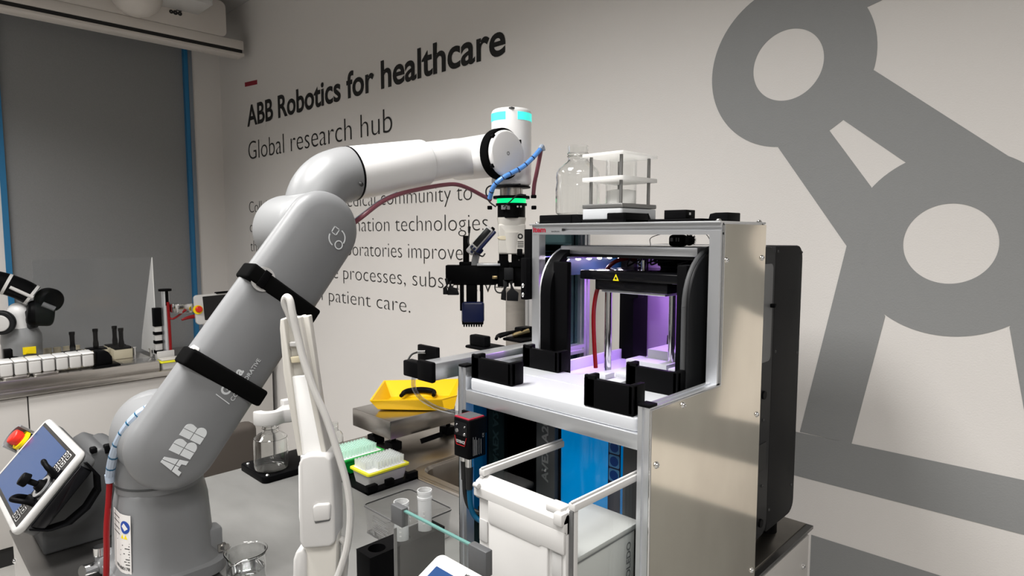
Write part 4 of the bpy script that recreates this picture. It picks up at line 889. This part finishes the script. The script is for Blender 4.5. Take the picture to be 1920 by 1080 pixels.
# square tube with brackets at the side of the frame
sr = thing('square_rail', 'square aluminium tube with black end cap and small brackets at the frame side', 'rail', (-.965, .96, 1.32))
build('tube', B().box(-.987, -.945, .752, 1.175, 1.317, 1.352, .003), 'alu', sr)
build('end_cap', B().box(-.99, -.942, .742, .754, 1.314, 1.355, .004).box(-1.035, -.985, .742, .765, 1.316, 1.348, .003), 'black', sr)
build('bracket', B().box(-1.05, -.987, .79, .80, 1.335, 1.372, .002), 'black', sr)
build('bracket', B().box(-1.06, -.987, .93, .99, 1.345, 1.352, .004).box(-1.05, -1.0, .935, .955, 1.352, 1.376, .003), 'black', sr)
build('bracket', B().box(-1.05, -.987, 1.04, 1.14, 1.350, 1.357, .003).box(-1.04, -1.015, 1.07, 1.11, 1.357, 1.380, .003).tube([(-1.05, 1.02, 1.356), (-1.07, 1.05, 1.36), (-1.05, 1.08, 1.366), (-1.03, 1.05, 1.37), (-1.04, 1.02, 1.362)], .004), 'black', sr)
build('fitting', B().cyl((-1.03, 1.055, 1.362), (-1.01, 1.09, 1.372), .006).cyl((-1.0, 1.12, 1.36), (-1.0, 1.12, 1.372), .004), 'brass', sr)
build('plug', B().cyl((-1.04, .785, 1.358), (-1.02, .79, 1.36), .004), 'chrome', sr)
build('wire', B().tube([(-1.04, .785, 1.358), (-1.05, .775, 1.352), (-1.045, .76, 1.34)], .002).tube([(-1.0, 1.1, 1.36), (-1.0, 1.16, 1.375), (-.99, 1.2, 1.368)], .002), 'cable_black', sr)
tag(build('clear_hose', B().tube([(-1.012, .752, 1.318), (-1.01, .750, 1.295), (-.998, .756, 1.275), (-.975, .772, 1.258), (-.945, .788, 1.250), (-.920, .80, 1.248)], .0045), 'hose_clear'), 'grey see-through hose drooping from the black end cap of the square tube', 'hose')

# code reader on the near post
cx = thing('code_reader', 'small black and red code reader on the near aluminium post', 'scanner', (-.858, .755, 1.185))
KX0, KX1, KY0, KY1 = -.880, -.836, .742, .785
build('body', B().prism([(x, y, 1.190) for x, y in ((KX0, KY0+.004), (KX0+.003, KY0), (KX1-.003, KY0), (KX1, KY0+.003), (KX1, KY1), (KX0, KY1))], (0, 0, .073), .0025), 'black', cx)
build('top_cover', B().box(KX0+.002, KX1-.002, KY0+.002, KY1-.002, 1.2625, 1.2655, .001), 'inkred', cx, 'dark red top cover')
build('top_label', B().box(KX0+.005, KX1-.005, KY0+.006, KY1-.003, 1.2655, 1.2659), 'charcoal', cx)
KF = YF_(KY0-.0003)
build('window', B().poly(rrect(KX0+.005, KX1-.004, 1.232, 1.258, .003), KF, .0006), 'black_gloss', cx)
b = B()
for x, z, r in ((-.868, 1.240, .0045), (-.868, 1.251, .002), (-.847, 1.236, .003), (-.846, 1.250, .002)): b.cyl((x, KY0-.0002, z), (x, KY0-.0022, z), r, r*.8, n=16)
build('lens', b, 'chrome', cx)
b = B()
for (ax, az), (bx_, bz) in (((KX0+.006, 1.230), (KX0+.011, 1.214)), ((KX0+.011, 1.214), (KX1-.011, 1.214)), ((KX1-.011, 1.214), (KX1-.006, 1.230))): b.tube([(ax, KY0-.0008, az), (bx_, KY0-.0008, bz)], .0009, n=8, smooth=False)
build('red_line', b, 'red', cx, 'thin red outline under the window')
b = B(); b.text('KEYENCE', KF, .025, .0052, .03, KX0+.009, 1.2180, d=.0006); build('maker_lettering', b, 'bezel', cx)
KS = Fr((KX1+.0003, 0, 0), (0, 0, 1), (0, -1, 0)); b = B()
for i, (wd, yy) in enumerate(((.035, .752), (.03, .755), (.034, .758), (.028, .761), (.03, .766), (.028, .771))): b.poly([(1.196, -yy), (1.196+wd, -yy), (1.196+wd, -yy-.0012), (1.196, -yy-.0012)], KS, .0003)
b.text('CE', KS, .008, .004, .02, 1.226, -.779); build('side_print', b, 'text_grey', cx)
build('mount', B().box(KX0+.004, -.900, KY1, FY0, 1.225, 1.27, .001) if False else B().box(-.905, KX1-.004, KY1, FY0+.001, 1.23, 1.262, .001), 'black', cx)
build('connector', B().cyl((-.872, .762, 1.190), (-.872, .762, 1.176), .0068, n=20).cyl((-.852, .757, 1.190), (-.852, .757, 1.170), .0075, n=20), 'chrome', cx)
build('cable', B().cyl((-.872, .762, 1.176), (-.872, .762, 1.140), .0068, .0058).tube([(-.872, .762, 1.145), (-.873, .765, 1.11), (-.868, .77, 1.085), (-.856, .778, 1.076), (-.845, .786, 1.074)], .0045), 'cable_black', cx, 'black cable')
build('cable', B().cyl((-.852, .757, 1.170), (-.852, .757, 1.130), .0072, .006).tube([(-.852, .757, 1.135), (-.852, .759, 1.10), (-.849, .764, 1.078), (-.84, .772, 1.066), (-.83, .784, 1.064)], .005), 'cable_blue', cx, 'dark blue cable')
build('boot', B().cyl((-.852, .757, 1.171), (-.852, .757, 1.128), .0076, .0064), 'cable_black', cx)
build('cable_clip', B().box(-.856, -.828, .780, .792, 1.055, 1.088, .004).cyl((-.838, .775, 1.078), (-.832, .79, 1.082), .011), 'black', cx)

# white shelf and its black guides
sh_ = thing('white_shelf', 'glossy white plastic shelf on the front rail of the aluminium frame', 'shelf', (-.70, .92, 1.302))
build('slab', B().prism([(x, y, 1.302) for x, y in rrect(-.894, -.512, .794, .969, .012)], (0, 0, .023), .004, 3, 30), 'pom', sh_)
build('tongue', B().prism([(x, y, 1.302) for x, y in ((-.765, .969), (-.568, .969), (-.568, 1.25), (-.735, 1.25), (-.745, 1.06))], (0, 0, .0215), .001), 'pom', sh_)
for x0, x1, y0, y1, h in ((-.72, -.70, .97, 1.0, .010), (-.668, -.640, .935, .97, .012), (-.705, -.66, 1.01, 1.06, .007), (-.735, -.64, 1.09, 1.14, .019), (-.715, -.60, 1.14, 1.23, .036), (-.62, -.565, 1.02, 1.07, .012), (-.63, -.60, 1.08, 1.12, .016)):
    build('step', B().box(x0, x1, y0, y1, 1.3235, 1.3235+h, .001), 'pom', sh_)
build('groove', B().box(-.84, -.64, .895, .897, 1.325, 1.3256), 'pom', sh_)
def guide(x0, x1, y, h, back, lb):
    z0 = 1.3252; t = .011
    g_ = thing('corner_guide', lb, 'guide', ((x0+x1)/2, y, z0), 'black guides on the white shelf')
    b = B().box(x0, x1, y, y+t, z0, z0+h-.004, .001).box(x1-t, x1, y, y+.034, z0, z0+h-.002, .003).box(x0, x0+t*.9, y, y+.030, z0, z0+h, .002).box(x0, x0+.022, y, y+.007, z0, z0+h+.0015, .002)
    build('body', b, 'black', g_); build('ledge', B().box(x0+.008, x1-.004, y+t*.7, y+t*1.6, z0, z0+h-.012, .001), 'black_soft', g_)
    return g_
guide(-.893, -.785, .800, .045, 1, 'black corner guide on the shelf beside the capped near post')
guide(-.908+.014, -.797, .945, .045, 1, 'black corner guide at the shelf back, behind the square tube side')
guide(-.615, -.521, .790+.004, .050, 1, 'black corner guide at the shelf front by the steel panel')
guide(-.637, -.533, .945, .045, 1, 'black corner guide at the shelf back by the steel panel')

# ------------------------------------------------------------------ black analyzer inside the frame
AX0, AX1 = -.872, -.530
am = thing('black_analyzer', 'tall black analyzer with purple-lit chamber standing inside the aluminium frame', 'analyzer', (-.70, 1.2, .9))
def side_prof(y0, y1, r, z0=.952, z1=1.576, rb=.03):
    return [(y0, z0)]+[(y0+r-r*math.cos(a*math.pi/20), z1-r+r*math.sin(a*math.pi/20)) for a in range(11)]+[(y1-rb+rb*math.sin(a*math.pi/10), z1-rb+rb*math.cos(a*math.pi/10)) for a in range(6)]+[(y1-rb+rb*math.cos(a*math.pi/10), z0+rb-rb*math.sin(a*math.pi/10)) for a in range(6)]
build('side_shell', B().poly(side_prof(.972, 1.336, .10), XF_(AX1-.012), .012, .003, 3, 50), 'anthracite', am)
ao, ai = side_prof(.972, 1.336, .10), None
arch = ao[1:12]+[(1.16, 1.576), (1.16, 1.560)]+[(y+.012, z-.012) for y, z in ao[1:12]][::-1]+[(.984, 1.298), (.972, 1.298)]
build('side_shell', B().poly(arch, XF_(AX0), .03, .001), 'black', am)
build('rear_shell', B().poly([(1.336, .952), (1.336, 1.576)]+side_prof(1.2, 1.490, .05)[12:], XF_(AX0), AX1-AX0, .003), 'black_soft', am)
build('shell_rim', B().tube([(AX1-.009, y, z) for y, z in side_prof(.972, 1.3, .10)[1:12]], .0045, n=12, smooth=False).tube([(AX1-.009, .972, 1.30), (AX1-.009, .972, 1.476)], .0045, n=12), 'charcoal', am, 'rounded grey front rim')
build('shell_rim', B().tube([(AX0+.002, y, z) for y, z in side_prof(.972, 1.3, .10)[1:12]], .0022, n=10, smooth=False).tube([(AX0+.002, .972, 1.30), (AX0+.002, .972, 1.476)], .0022, n=10), 'alu', am)
build('top_slab', B().box(AX0+.004, AX1-.02, 1.035, 1.336, 1.560, 1.577, .002), 'alu', am, 'pale metal top')
build('top_liner', B().box(AX0+.03, AX1-.012, 1.04, 1.336, 1.554, 1.560), 'black_soft', am)
build('lower_body', B().box(AX0+.002, AX1-.012, .974, 1.336, .952, 1.298), 'black', am)
fy = .962
build('front_strip', B().box(-.870, -.819, fy, .974, .955, 1.299, .001), 'grey_strip', am); build('front_strip', B().box(-.652, -.533, fy, .974, .955, 1.299, .001), 'grey_strip', am)
build('door', B().box(-.801, -.656, fy-.001, .974, .955, 1.299, .001), 'blue_door', am, 'bright blue see-through door')
build('door_dark_strip', B().box(-.684, -.656, fy-.0018, fy-.0008, .96, 1.298), 'navy', am)  # darker blue strip down the door, behind the pictograms
b = B(); c_ = B()
for i in range(4):
    z = 1.228-i*.027; b.poly(rrect(-.682, -.658, z-.012, z+.012, .003), YF_(fy-.0019), .0004); c_.ring(Fr((-.670, fy-.0024, z), (1, 0, 0), (0, 0, 1)), 0, .0095, .0003, n=24)
pg = build('pictogram', b, 'picto', am, 'blue safety pictograms'); build('sign', c_, 'picto_blue', pg)
b = B(); SFm = Fr((-.836, fy-.0008, 1.085), (0, 0, 1), (-1, 0, 0)); b.text('AVEX A200', SFm, .15, .017, .03); build('model_lettering', b, 'strip_text', am)
for x, z in ((-.845, 1.235), (-.845, 1.11), (-.636, 1.225), (-.636, 1.07)): build('screw', screw((x, fy-.001, z), (0, -1, 0), .0035), 'chrome', am)
# chamber
build('chamber_back', B().box(AX0+.01, AX1-.012, 1.33, 1.336, 1.298, 1.554), 'purple_wall', am)
build('chamber_floor', B().box(AX0+.002, AX1-.012, .99, 1.336, 1.298, 1.3015), 'lilac', am)
build('floor_rim', B().box(AX0+.002, AX0+.010, .99, 1.26, 1.30, 1.325, .001), 'lilac', am)
build('column', B().box(-.846, -.808, .985, 1.00, 1.3, 1.545, .003), 'black', am); build('column', B().box(-.564, -.544, .988, 1.02, 1.3, 1.547, .003), 'black', am)
build('column', B().box(-.872, -.832, 1.262, 1.325, 1.30, 1.554, .002), 'black', am)
build('rod', B().cyl((-.763, 1.065, 1.302), (-.763, 1.065, 1.505), .0075, n=24), 'chrome', am); build('rod', B().cyl((-.652, 1.13, 1.302), (-.652, 1.13, 1.512), .0075, n=24), 'chrome', am)
build('press_plate', B().box(-.800, -.575, 1.015, 1.20, 1.510, 1.5285, .003).box(-.765, -.60, 1.02, 1.17, 1.490, 1.512, .003), 'black_gloss', am)
build('press_foot', B().box(-.755, -.61, 1.03, 1.15, 1.485, 1.490, .001), 'alu', am)
px_ = at(1155, 521, Y=1.0145); wz = px_.z
b = B().prism([(px_.x-.0068, 1.0145, wz-.0055), (px_.x+.0068, 1.0145, wz-.0055), (px_.x, 1.0145, wz+.0075)], (0, -.0008, 0)); wl = build('warning_label', b, 'warn_yellow', am, 'yellow triangle warning label')
b = B().prism([(px_.x-.003, 1.0136, wz-.003), (px_.x+.003, 1.0136, wz-.003), (px_.x+.002, 1.0136, wz), (px_.x, 1.0136, wz+.003), (px_.x-.002, 1.0136, wz)], (0, -.0003, 0)); build('symbol', b, 'ink', wl)
build('red_tube', B().tube([at(1117, 690, Y=1.06), at(1114, 640, Y=1.06), at(1113, 590, Y=1.055), at(1117, 555, Y=1.05), at(1124, 532, Y=1.06), at(1132, 515, Y=1.10), at(1142, 500, Y=1.10), at(1155, 490, Y=1.10), at(1172, 485, Y=1.11), at(1192, 486, Y=1.14)], .0045), 'red', am, 'red tube')
b = B()
for pts in (((1200, 500, 1.15), (1200, 486, 1.15)), ((1207, 505, 1.12), (1207, 488, 1.12))): b.cyl(at(pts[0][0], pts[0][1], Y=pts[0][2]), at(pts[1][0], pts[1][1], Y=pts[1][2]), .005)
build('fitting', b, 'chrome', am)
random.seed(4); b = B()
for i in range(14):
    x = -.78+.2*random.random(); y = 1.08+.2*random.random()
    b.tube([(x, y, 1.556), (x+.03*(random.random()-.5), y+.03*(random.random()-.5), 1.535+.012*random.random()), (x+.06*(random.random()-.3), y+.05*(random.random()-.5), 1.548)], .0018)
build('wiring', b, 'cable_black', am, kind='stuff')
build('gantry', B().box(-.72, -.60, 1.19, 1.23, 1.528, 1.556, .003).box(-.69, -.64, 1.13, 1.2, 1.536, 1.556, .003), 'black', am)
build('bracket', B().box(-.80, -.65, 1.27, 1.285, 1.478, 1.492, .001).box(-.715, -.65, 1.268, 1.28, 1.448, 1.482, .001), 'beige', am)
for x in (-.70, -.68): build('knob', B().cyl((x, 1.268, 1.462), (x, 1.261, 1.462), .006), 'black', am)
build('limit_switch', B().box(-.835, -.812, 1.25, 1.275, 1.452, 1.478, .001), 'black', am); build('indicator', B().sphere((-.822, 1.2492, 1.466), .002, n=10), 'led_red', am)
build('lamp_cable', B().tube([(-.72, 1.285, 1.455), (-.73, 1.29, 1.42), (-.75, 1.295, 1.38), (-.755, 1.30, 1.355)], .0032).cyl((-.755, 1.30, 1.365), (-.757, 1.30, 1.33), .0065), 'cable_black', am)
build('led_bar', B().box(-.868, -.835, 1.025, 1.25, 1.5495, 1.554), 'alu_dark', am)
for i in range(6): build('led', B().sphere((-.851, 1.036+i*.0385, 1.5475), .0042, (1.3, 1.3, .6), n=12), 'led_white', am, 'bright lamp')
build('led_shade', B().box(-.870, -.867, 1.03, 1.26, 1.512, 1.548), 'blue_strip', am, 'blue strip below the lamps')
for loc, pw, col in (((-.66, 1.29, 1.55), .95, (.62, .32, 1)), ((-.83, 1.14, 1.546), .09, (.85, .75, 1))):
    l = bpy.data.lights.new('chamber_lamp', 'AREA'); l.shape = 'RECTANGLE'; l.size = .02; l.size_y = .06; l.energy = pw; l.color = col
    o = bpy.data.objects.new('chamber_lamp', l); COL.objects.link(o); o.location = loc
l = bpy.data.lights.new('chamber_lamp', 'POINT'); l.energy = .12; l.color = (.55, .25, 1); l.shadow_soft_size = .02
o = bpy.data.objects.new('chamber_lamp', l); COL.objects.link(o); o.location = (-.66, 1.29, 1.52)
# outer details of the near side
build('side_window', B().poly(rrect(1.19, 1.322, 1.335, 1.54, .012), XF_(AX1), .0015, .0005), 'grey_strip', am); build('side_opening', B().poly(rrect(1.25, 1.318, 1.10, 1.16, .003), XF_(AX1), .001), 'slotblack', am)
build('latch', B().box(AX1, AX1+.012, 1.31, 1.322, 1.448, 1.456, .002), 'black', am)
for y, z in ((1.345, 1.565), (1.35, 1.35), (1.345, 1.0), (1.48, 1.56), (1.475, 1.33), (1.47, 1.02), (1.30, 1.21), (1.305, 1.065)): build('screw', screw((AX1, y, z), (1, 0, 0), .0028), 'screwdark', am)
build('lock', B().cyl((AX1, 1.295, 1.265), (AX1+.004, 1.295, 1.265), .009), 'black', am); build('lock', B().cyl((AX1, 1.30, .985), (AX1+.004, 1.30, .985), .009), 'black', am)
for x in (AX0+.04, AX1-.04):
    for y in (1.02, 1.45): build('foot', B().cyl((x, y, .903), (x, y, .955), .018), 'black', am)

# small camera with furry windshield on the analyzer
kc = thing('action_camera', 'tiny black camera with furry windshield on the pale analyzer top', 'camera', (-.60, 1.10, 1.577))
build('body', B().box(-.640, -.607, 1.085, 1.107, 1.577, 1.600, .007, 3), 'black', kc)
b = B()
for x in (-.622, -.617): b.box(x, x+.002, 1.084, 1.086, 1.587, 1.594)
b.box(-.634, -.628, 1.084, 1.0865, 1.587, 1.594); build('indicator', b, 'grey_strip', kc)
b = B().sphere((-.603, 1.102, 1.589), .010); random.seed(3)
for i in range(150):
    a, c = random.random()*6.28, random.random()*2-1; s_ = math.sqrt(1-c*c); dv = V((s_*math.cos(a), s_*math.sin(a), c)); p = V((-.603, 1.102, 1.589))+dv*.009
    if (p+dv*.006).z > 1.578: b.cyl(p, p+dv*(.003+.003*random.random()), .0008, .0002, n=5)
build('windshield', b, 'fur', kc)
tag(build('thin_wire', B().tube([(-.70, 1.12, 1.578), (-.715, 1.15, 1.595), (-.69, 1.2, 1.606), (-.63, 1.2, 1.605), (-.58, 1.14, 1.59), (-.56, 1.1, 1.578)], .0008, n=6), 'cable_black'), 'thin dark wire looping behind the tiny camera', 'wire')

# ------------------------------------------------------------------ on top of the frame
ZP = ZT+.0032
pl = thing('bottle_holder', 'black flat holder under the large clear bottle on the frame top', 'holder', (-.86, 1.08, ZP))
build('base', B().box(-.916, -.828, 1.02, 1.168, ZP, ZP+.0185, .002), 'black', pl)
build('lip', B().prism([(-.829, 1.022, ZP), (-.829, 1.022, ZP+.0185), (-.815, 1.022, ZP+.0185), (-.803, 1.022, ZP+.004), (-.803, 1.022, ZP)], (0, .12, 0), .001), 'black', pl)
bo2 = bottle([(0, 0), (.041, 0), (.0475, .004), (.0485, .012), (.0485, .056), (.0475, .064), (.0465, .072), (.0475, .082), (.0468, .092), (.042, .101), (.033, .109), (.0245, .115), (.0215, .120), (.0215, .125), (.0245, .127), (.0218, .1295), (.0240, .133), (.0218, .136), (.0225, .150)])
tag(build('glass_bottle', B().lathe(bo2, (-.870, 1.095, ZP+.019), n=64), 'clear', origin=(-.870, 1.095, ZP+.019)), 'large clear threaded bottle on the frame top beside the white weighing stand', 'bottle')
hx0, hx1, hy0, hy1 = -.800, -.702, 1.020, 1.145
hp_ = thing('scale_holder', 'black notched holder under the white weighing module on the frame top', 'holder', (-.75, 1.08, ZP))
b = B().box(hx0+.004, hx1+.012, hy0-.004, hy1+.01, ZP, ZP+.0065, .001).box(hx1-.03, hx1+.01, hy0-.008, hy0+.016, ZP, ZP+.019, .002).box(hx1-.006, hx1+.012, hy0-.006, hy0+.075, ZP, ZP+.019, .002).prism([(hx1+.012, hy0+.075, ZP), (hx1+.012, hy0+.075, ZP+.019), (hx1+.012, hy0+.085, ZP+.006), (hx1+.012, hy0+.085, ZP)], (-.018, 0, 0))
build('body', b, 'black', hp_)
zb = ZP+.0068
wm = thing('weighing_stand', 'white weighing module carrying white acrylic plates on grey rods', 'scale', (-.75, 1.08, zb))
build('module', B().prism([(x, y, zb) for x, y in rrect(hx0, hx1, hy0, hy1, .006)], (0, 0, .0215), .002), 'pale_grey', wm)
build('platter', B().prism([(x, y, zb+.0225) for x, y in rrect(hx0-.0005, hx1+.0005, hy0-.0005, hy1+.0005, .005)], (0, 0, .0085), .0015), 'grey_metal', wm)
zt = zb+.031
for x, y in ((hx0+.014, hy0+.012), (hx1-.010, hy0+.010), (hx1-.012, hy1-.014), (hx0+.012, hy1-.012)): build('rod', B().cyl((x, y, zt), (x, y, zt+.096), .0034, n=20), 'grey_metal', wm)
for z, h in ((zt+.045, .008), (zt+.094, .006)): build('plate', B().prism([(x, y, z) for x, y in rrect(hx0-.002, hx1+.002, hy0-.002, hy1+.002, .008)], (0, 0, h), .001), 'plate_white', wm, 'white acrylic plate')
cyx, cyy = -.748, 1.083
tag(build('powder_cylinder', B().lathe(bottle([(0, 0), (.031, 0), (.0318, .001), (.0318, .094)], .0012), (cyx, cyy, zt+.0003), n=48), 'glass', origin=(cyx, cyy, zt)), 'clear cylinder between the white acrylic plates', 'cylinder')
tag(build('white_powder', B().lathe([(0, 0), (.0298, 0), (.0298, .026), (.02, .028), (0, .0275)], (cyx, cyy, zt+.0018), n=40), 'powder', origin=(cyx, cyy, zt+.0018)), 'white powder filling the bottom of the clear cylinder', 'powder')
sb = thing('black_block', 'small black block with silver pin on the frame top', 'block', (-.585, 1.06, ZP))
build('body', B().box(-.628, -.583, 1.05, 1.085, ZP+.006, ZP+.0225, .001), 'black', sb); build('base', B().box(-.66, -.55, 1.045, 1.11, ZP, ZP+.006, .001), 'black', sb)
build('pin', B().box(-.5835, -.5825, 1.062, 1.068, ZP+.013, ZP+.0175), 'alu', sb)
sb2 = thing('black_block', 'low black block near the steel panel corner on the frame top', 'block', (-.53, 1.08, ZP))
build('body', B().prism([(-.545, 1.06, ZP), (-.541, 1.06, ZP+.014), (-.53, 1.06, ZP+.016), (-.507, 1.06, ZP+.016), (-.507, 1.06, ZP)], (0, .05, 0), .001), 'black', sb2)

# ------------------------------------------------------------------ analytical balance inside the frame
lx0, lx1, ly0, ly1, lz = -.702, -.522, .655, .845, 1.232
ab = thing('analytical_balance', 'white analytical balance with open top and glass side doors below the shelf', 'balance', (-.61, .75, .9025))
FZ = lz-.012
bfr = build('front_panel', B().box(lx0, lx1-.004, ly0-.012, ly0+.006, .95, FZ, .003), 'white_plastic', ab, 'white front panel')
build('top_bar', B().prism([(lx0-.006, y, z) for y, z in ((ly0-.017, FZ-.024), (ly0-.017, FZ-.010), (ly0-.012, FZ-.002), (ly0+.006, FZ+.005), (ly0+.006, FZ-.03), (ly0-.011, FZ-.03))], (lx1-lx0+.002, 0, 0), .0007, 2, 20), 'white_plastic', bfr)
build('centre_panel', B().poly(rrect(lx0+.026, lx1-.034, .98, FZ-.055, .002), YF_(ly0-.012), .004, .0015), 'white_plastic', bfr)
build('upper_panel', B().poly([(lx0+.026, FZ-.055), (lx0+.030, FZ-.060), (lx1-.05, FZ-.060), (lx1-.045, FZ-.056), (lx1-.004, FZ-.056), (lx1-.004, FZ-.024), (lx0+.026, FZ-.022)], YF_(ly0-.012), .005, .001), 'white_plastic', bfr)
for zz in (FZ-.06, FZ-.105):
    for xx in (lx0+.003, lx1-.028): build('side_pad', B().poly(rrect(xx, xx+.018, zz-.035, zz, .002), YF_(ly0-.012), .002, .0008), 'bezel', bfr)
build('hinge', B().box(lx1-.040, lx1-.012, ly0-.014, ly0+.008, FZ-.004, FZ+.006, .002).box(lx1-.02, lx1-.004, ly0-.022, ly0-.004, FZ-.016, FZ+.002, .003), 'white_plastic', bfr)
build('hinge', B().cyl((lx0-.002, ly0-.019, FZ-.006), (lx0+.008, ly0-.019, FZ-.006), .004), 'bezel', bfr)
for nm, x in (('left', lx0), ('right', lx1)):
    dr = build('glass_door', B().box(x-.0015, x+.0015, ly0-.004, ly1, .95, lz-.006), 'pane', ab, 'clear glass side door')
    build('top_rail', B().box(x-.006, x+.006, ly0-.006, ly1, lz-.008, lz+.003, .002).box(x-.002, x+.002, ly0-.006, ly1, lz+.003, lz+.006, .001), 'white_plastic', dr)
    build('edge_strip', B().box(x-.003, x+.003, ly0-.007, ly0-.003, .95, lz-.008), 'clear_edge' if x > -.6 else 'bezel', dr)
build('door_post', B().box(lx1-.003, lx1+.004, ly0-.004, ly0+.004, .95, lz-.008, .0005), 'white_plastic', ab)
build('base', B().box(lx0-.005, lx1+.005, ly0-.01, ly1+.005, .9025, .955, .006), 'white_plastic', ab)
mx0, mx1 = -.640, -.534
wm2 = build('weigh_module', B().box(mx0, mx1, ly0+.012, .825, .955, 1.136, .003), 'white_plastic', ab, 'white weighing cell')
build('lid', B().prism([(x, y, 1.136) for x, y in rrect(mx0-.002, mx1+.002, ly0+.010, .838, .008)], (0, 0, .008), .002), 'bezel', wm2)
build('lid_seam', B().box(mx0-.001, mx1+.001, ly0+.011, .836, 1.1335, 1.1365), 'grey_strip', wm2)
b = B()
for i in range(4): b.box(mx0, mx1-.002, .826+i*.005, .8285+i*.005, .96, 1.128)
build('cooling_fin', b, 'anthracite', wm2)
b = B(); b.text('METTLER TOLEDO', Fr((mx1+.0003, .812, .975), (0, 0, 1), (0, -1, 0)), .145, .011, .025); build('maker_lettering', b, 'grey_strip', wm2)
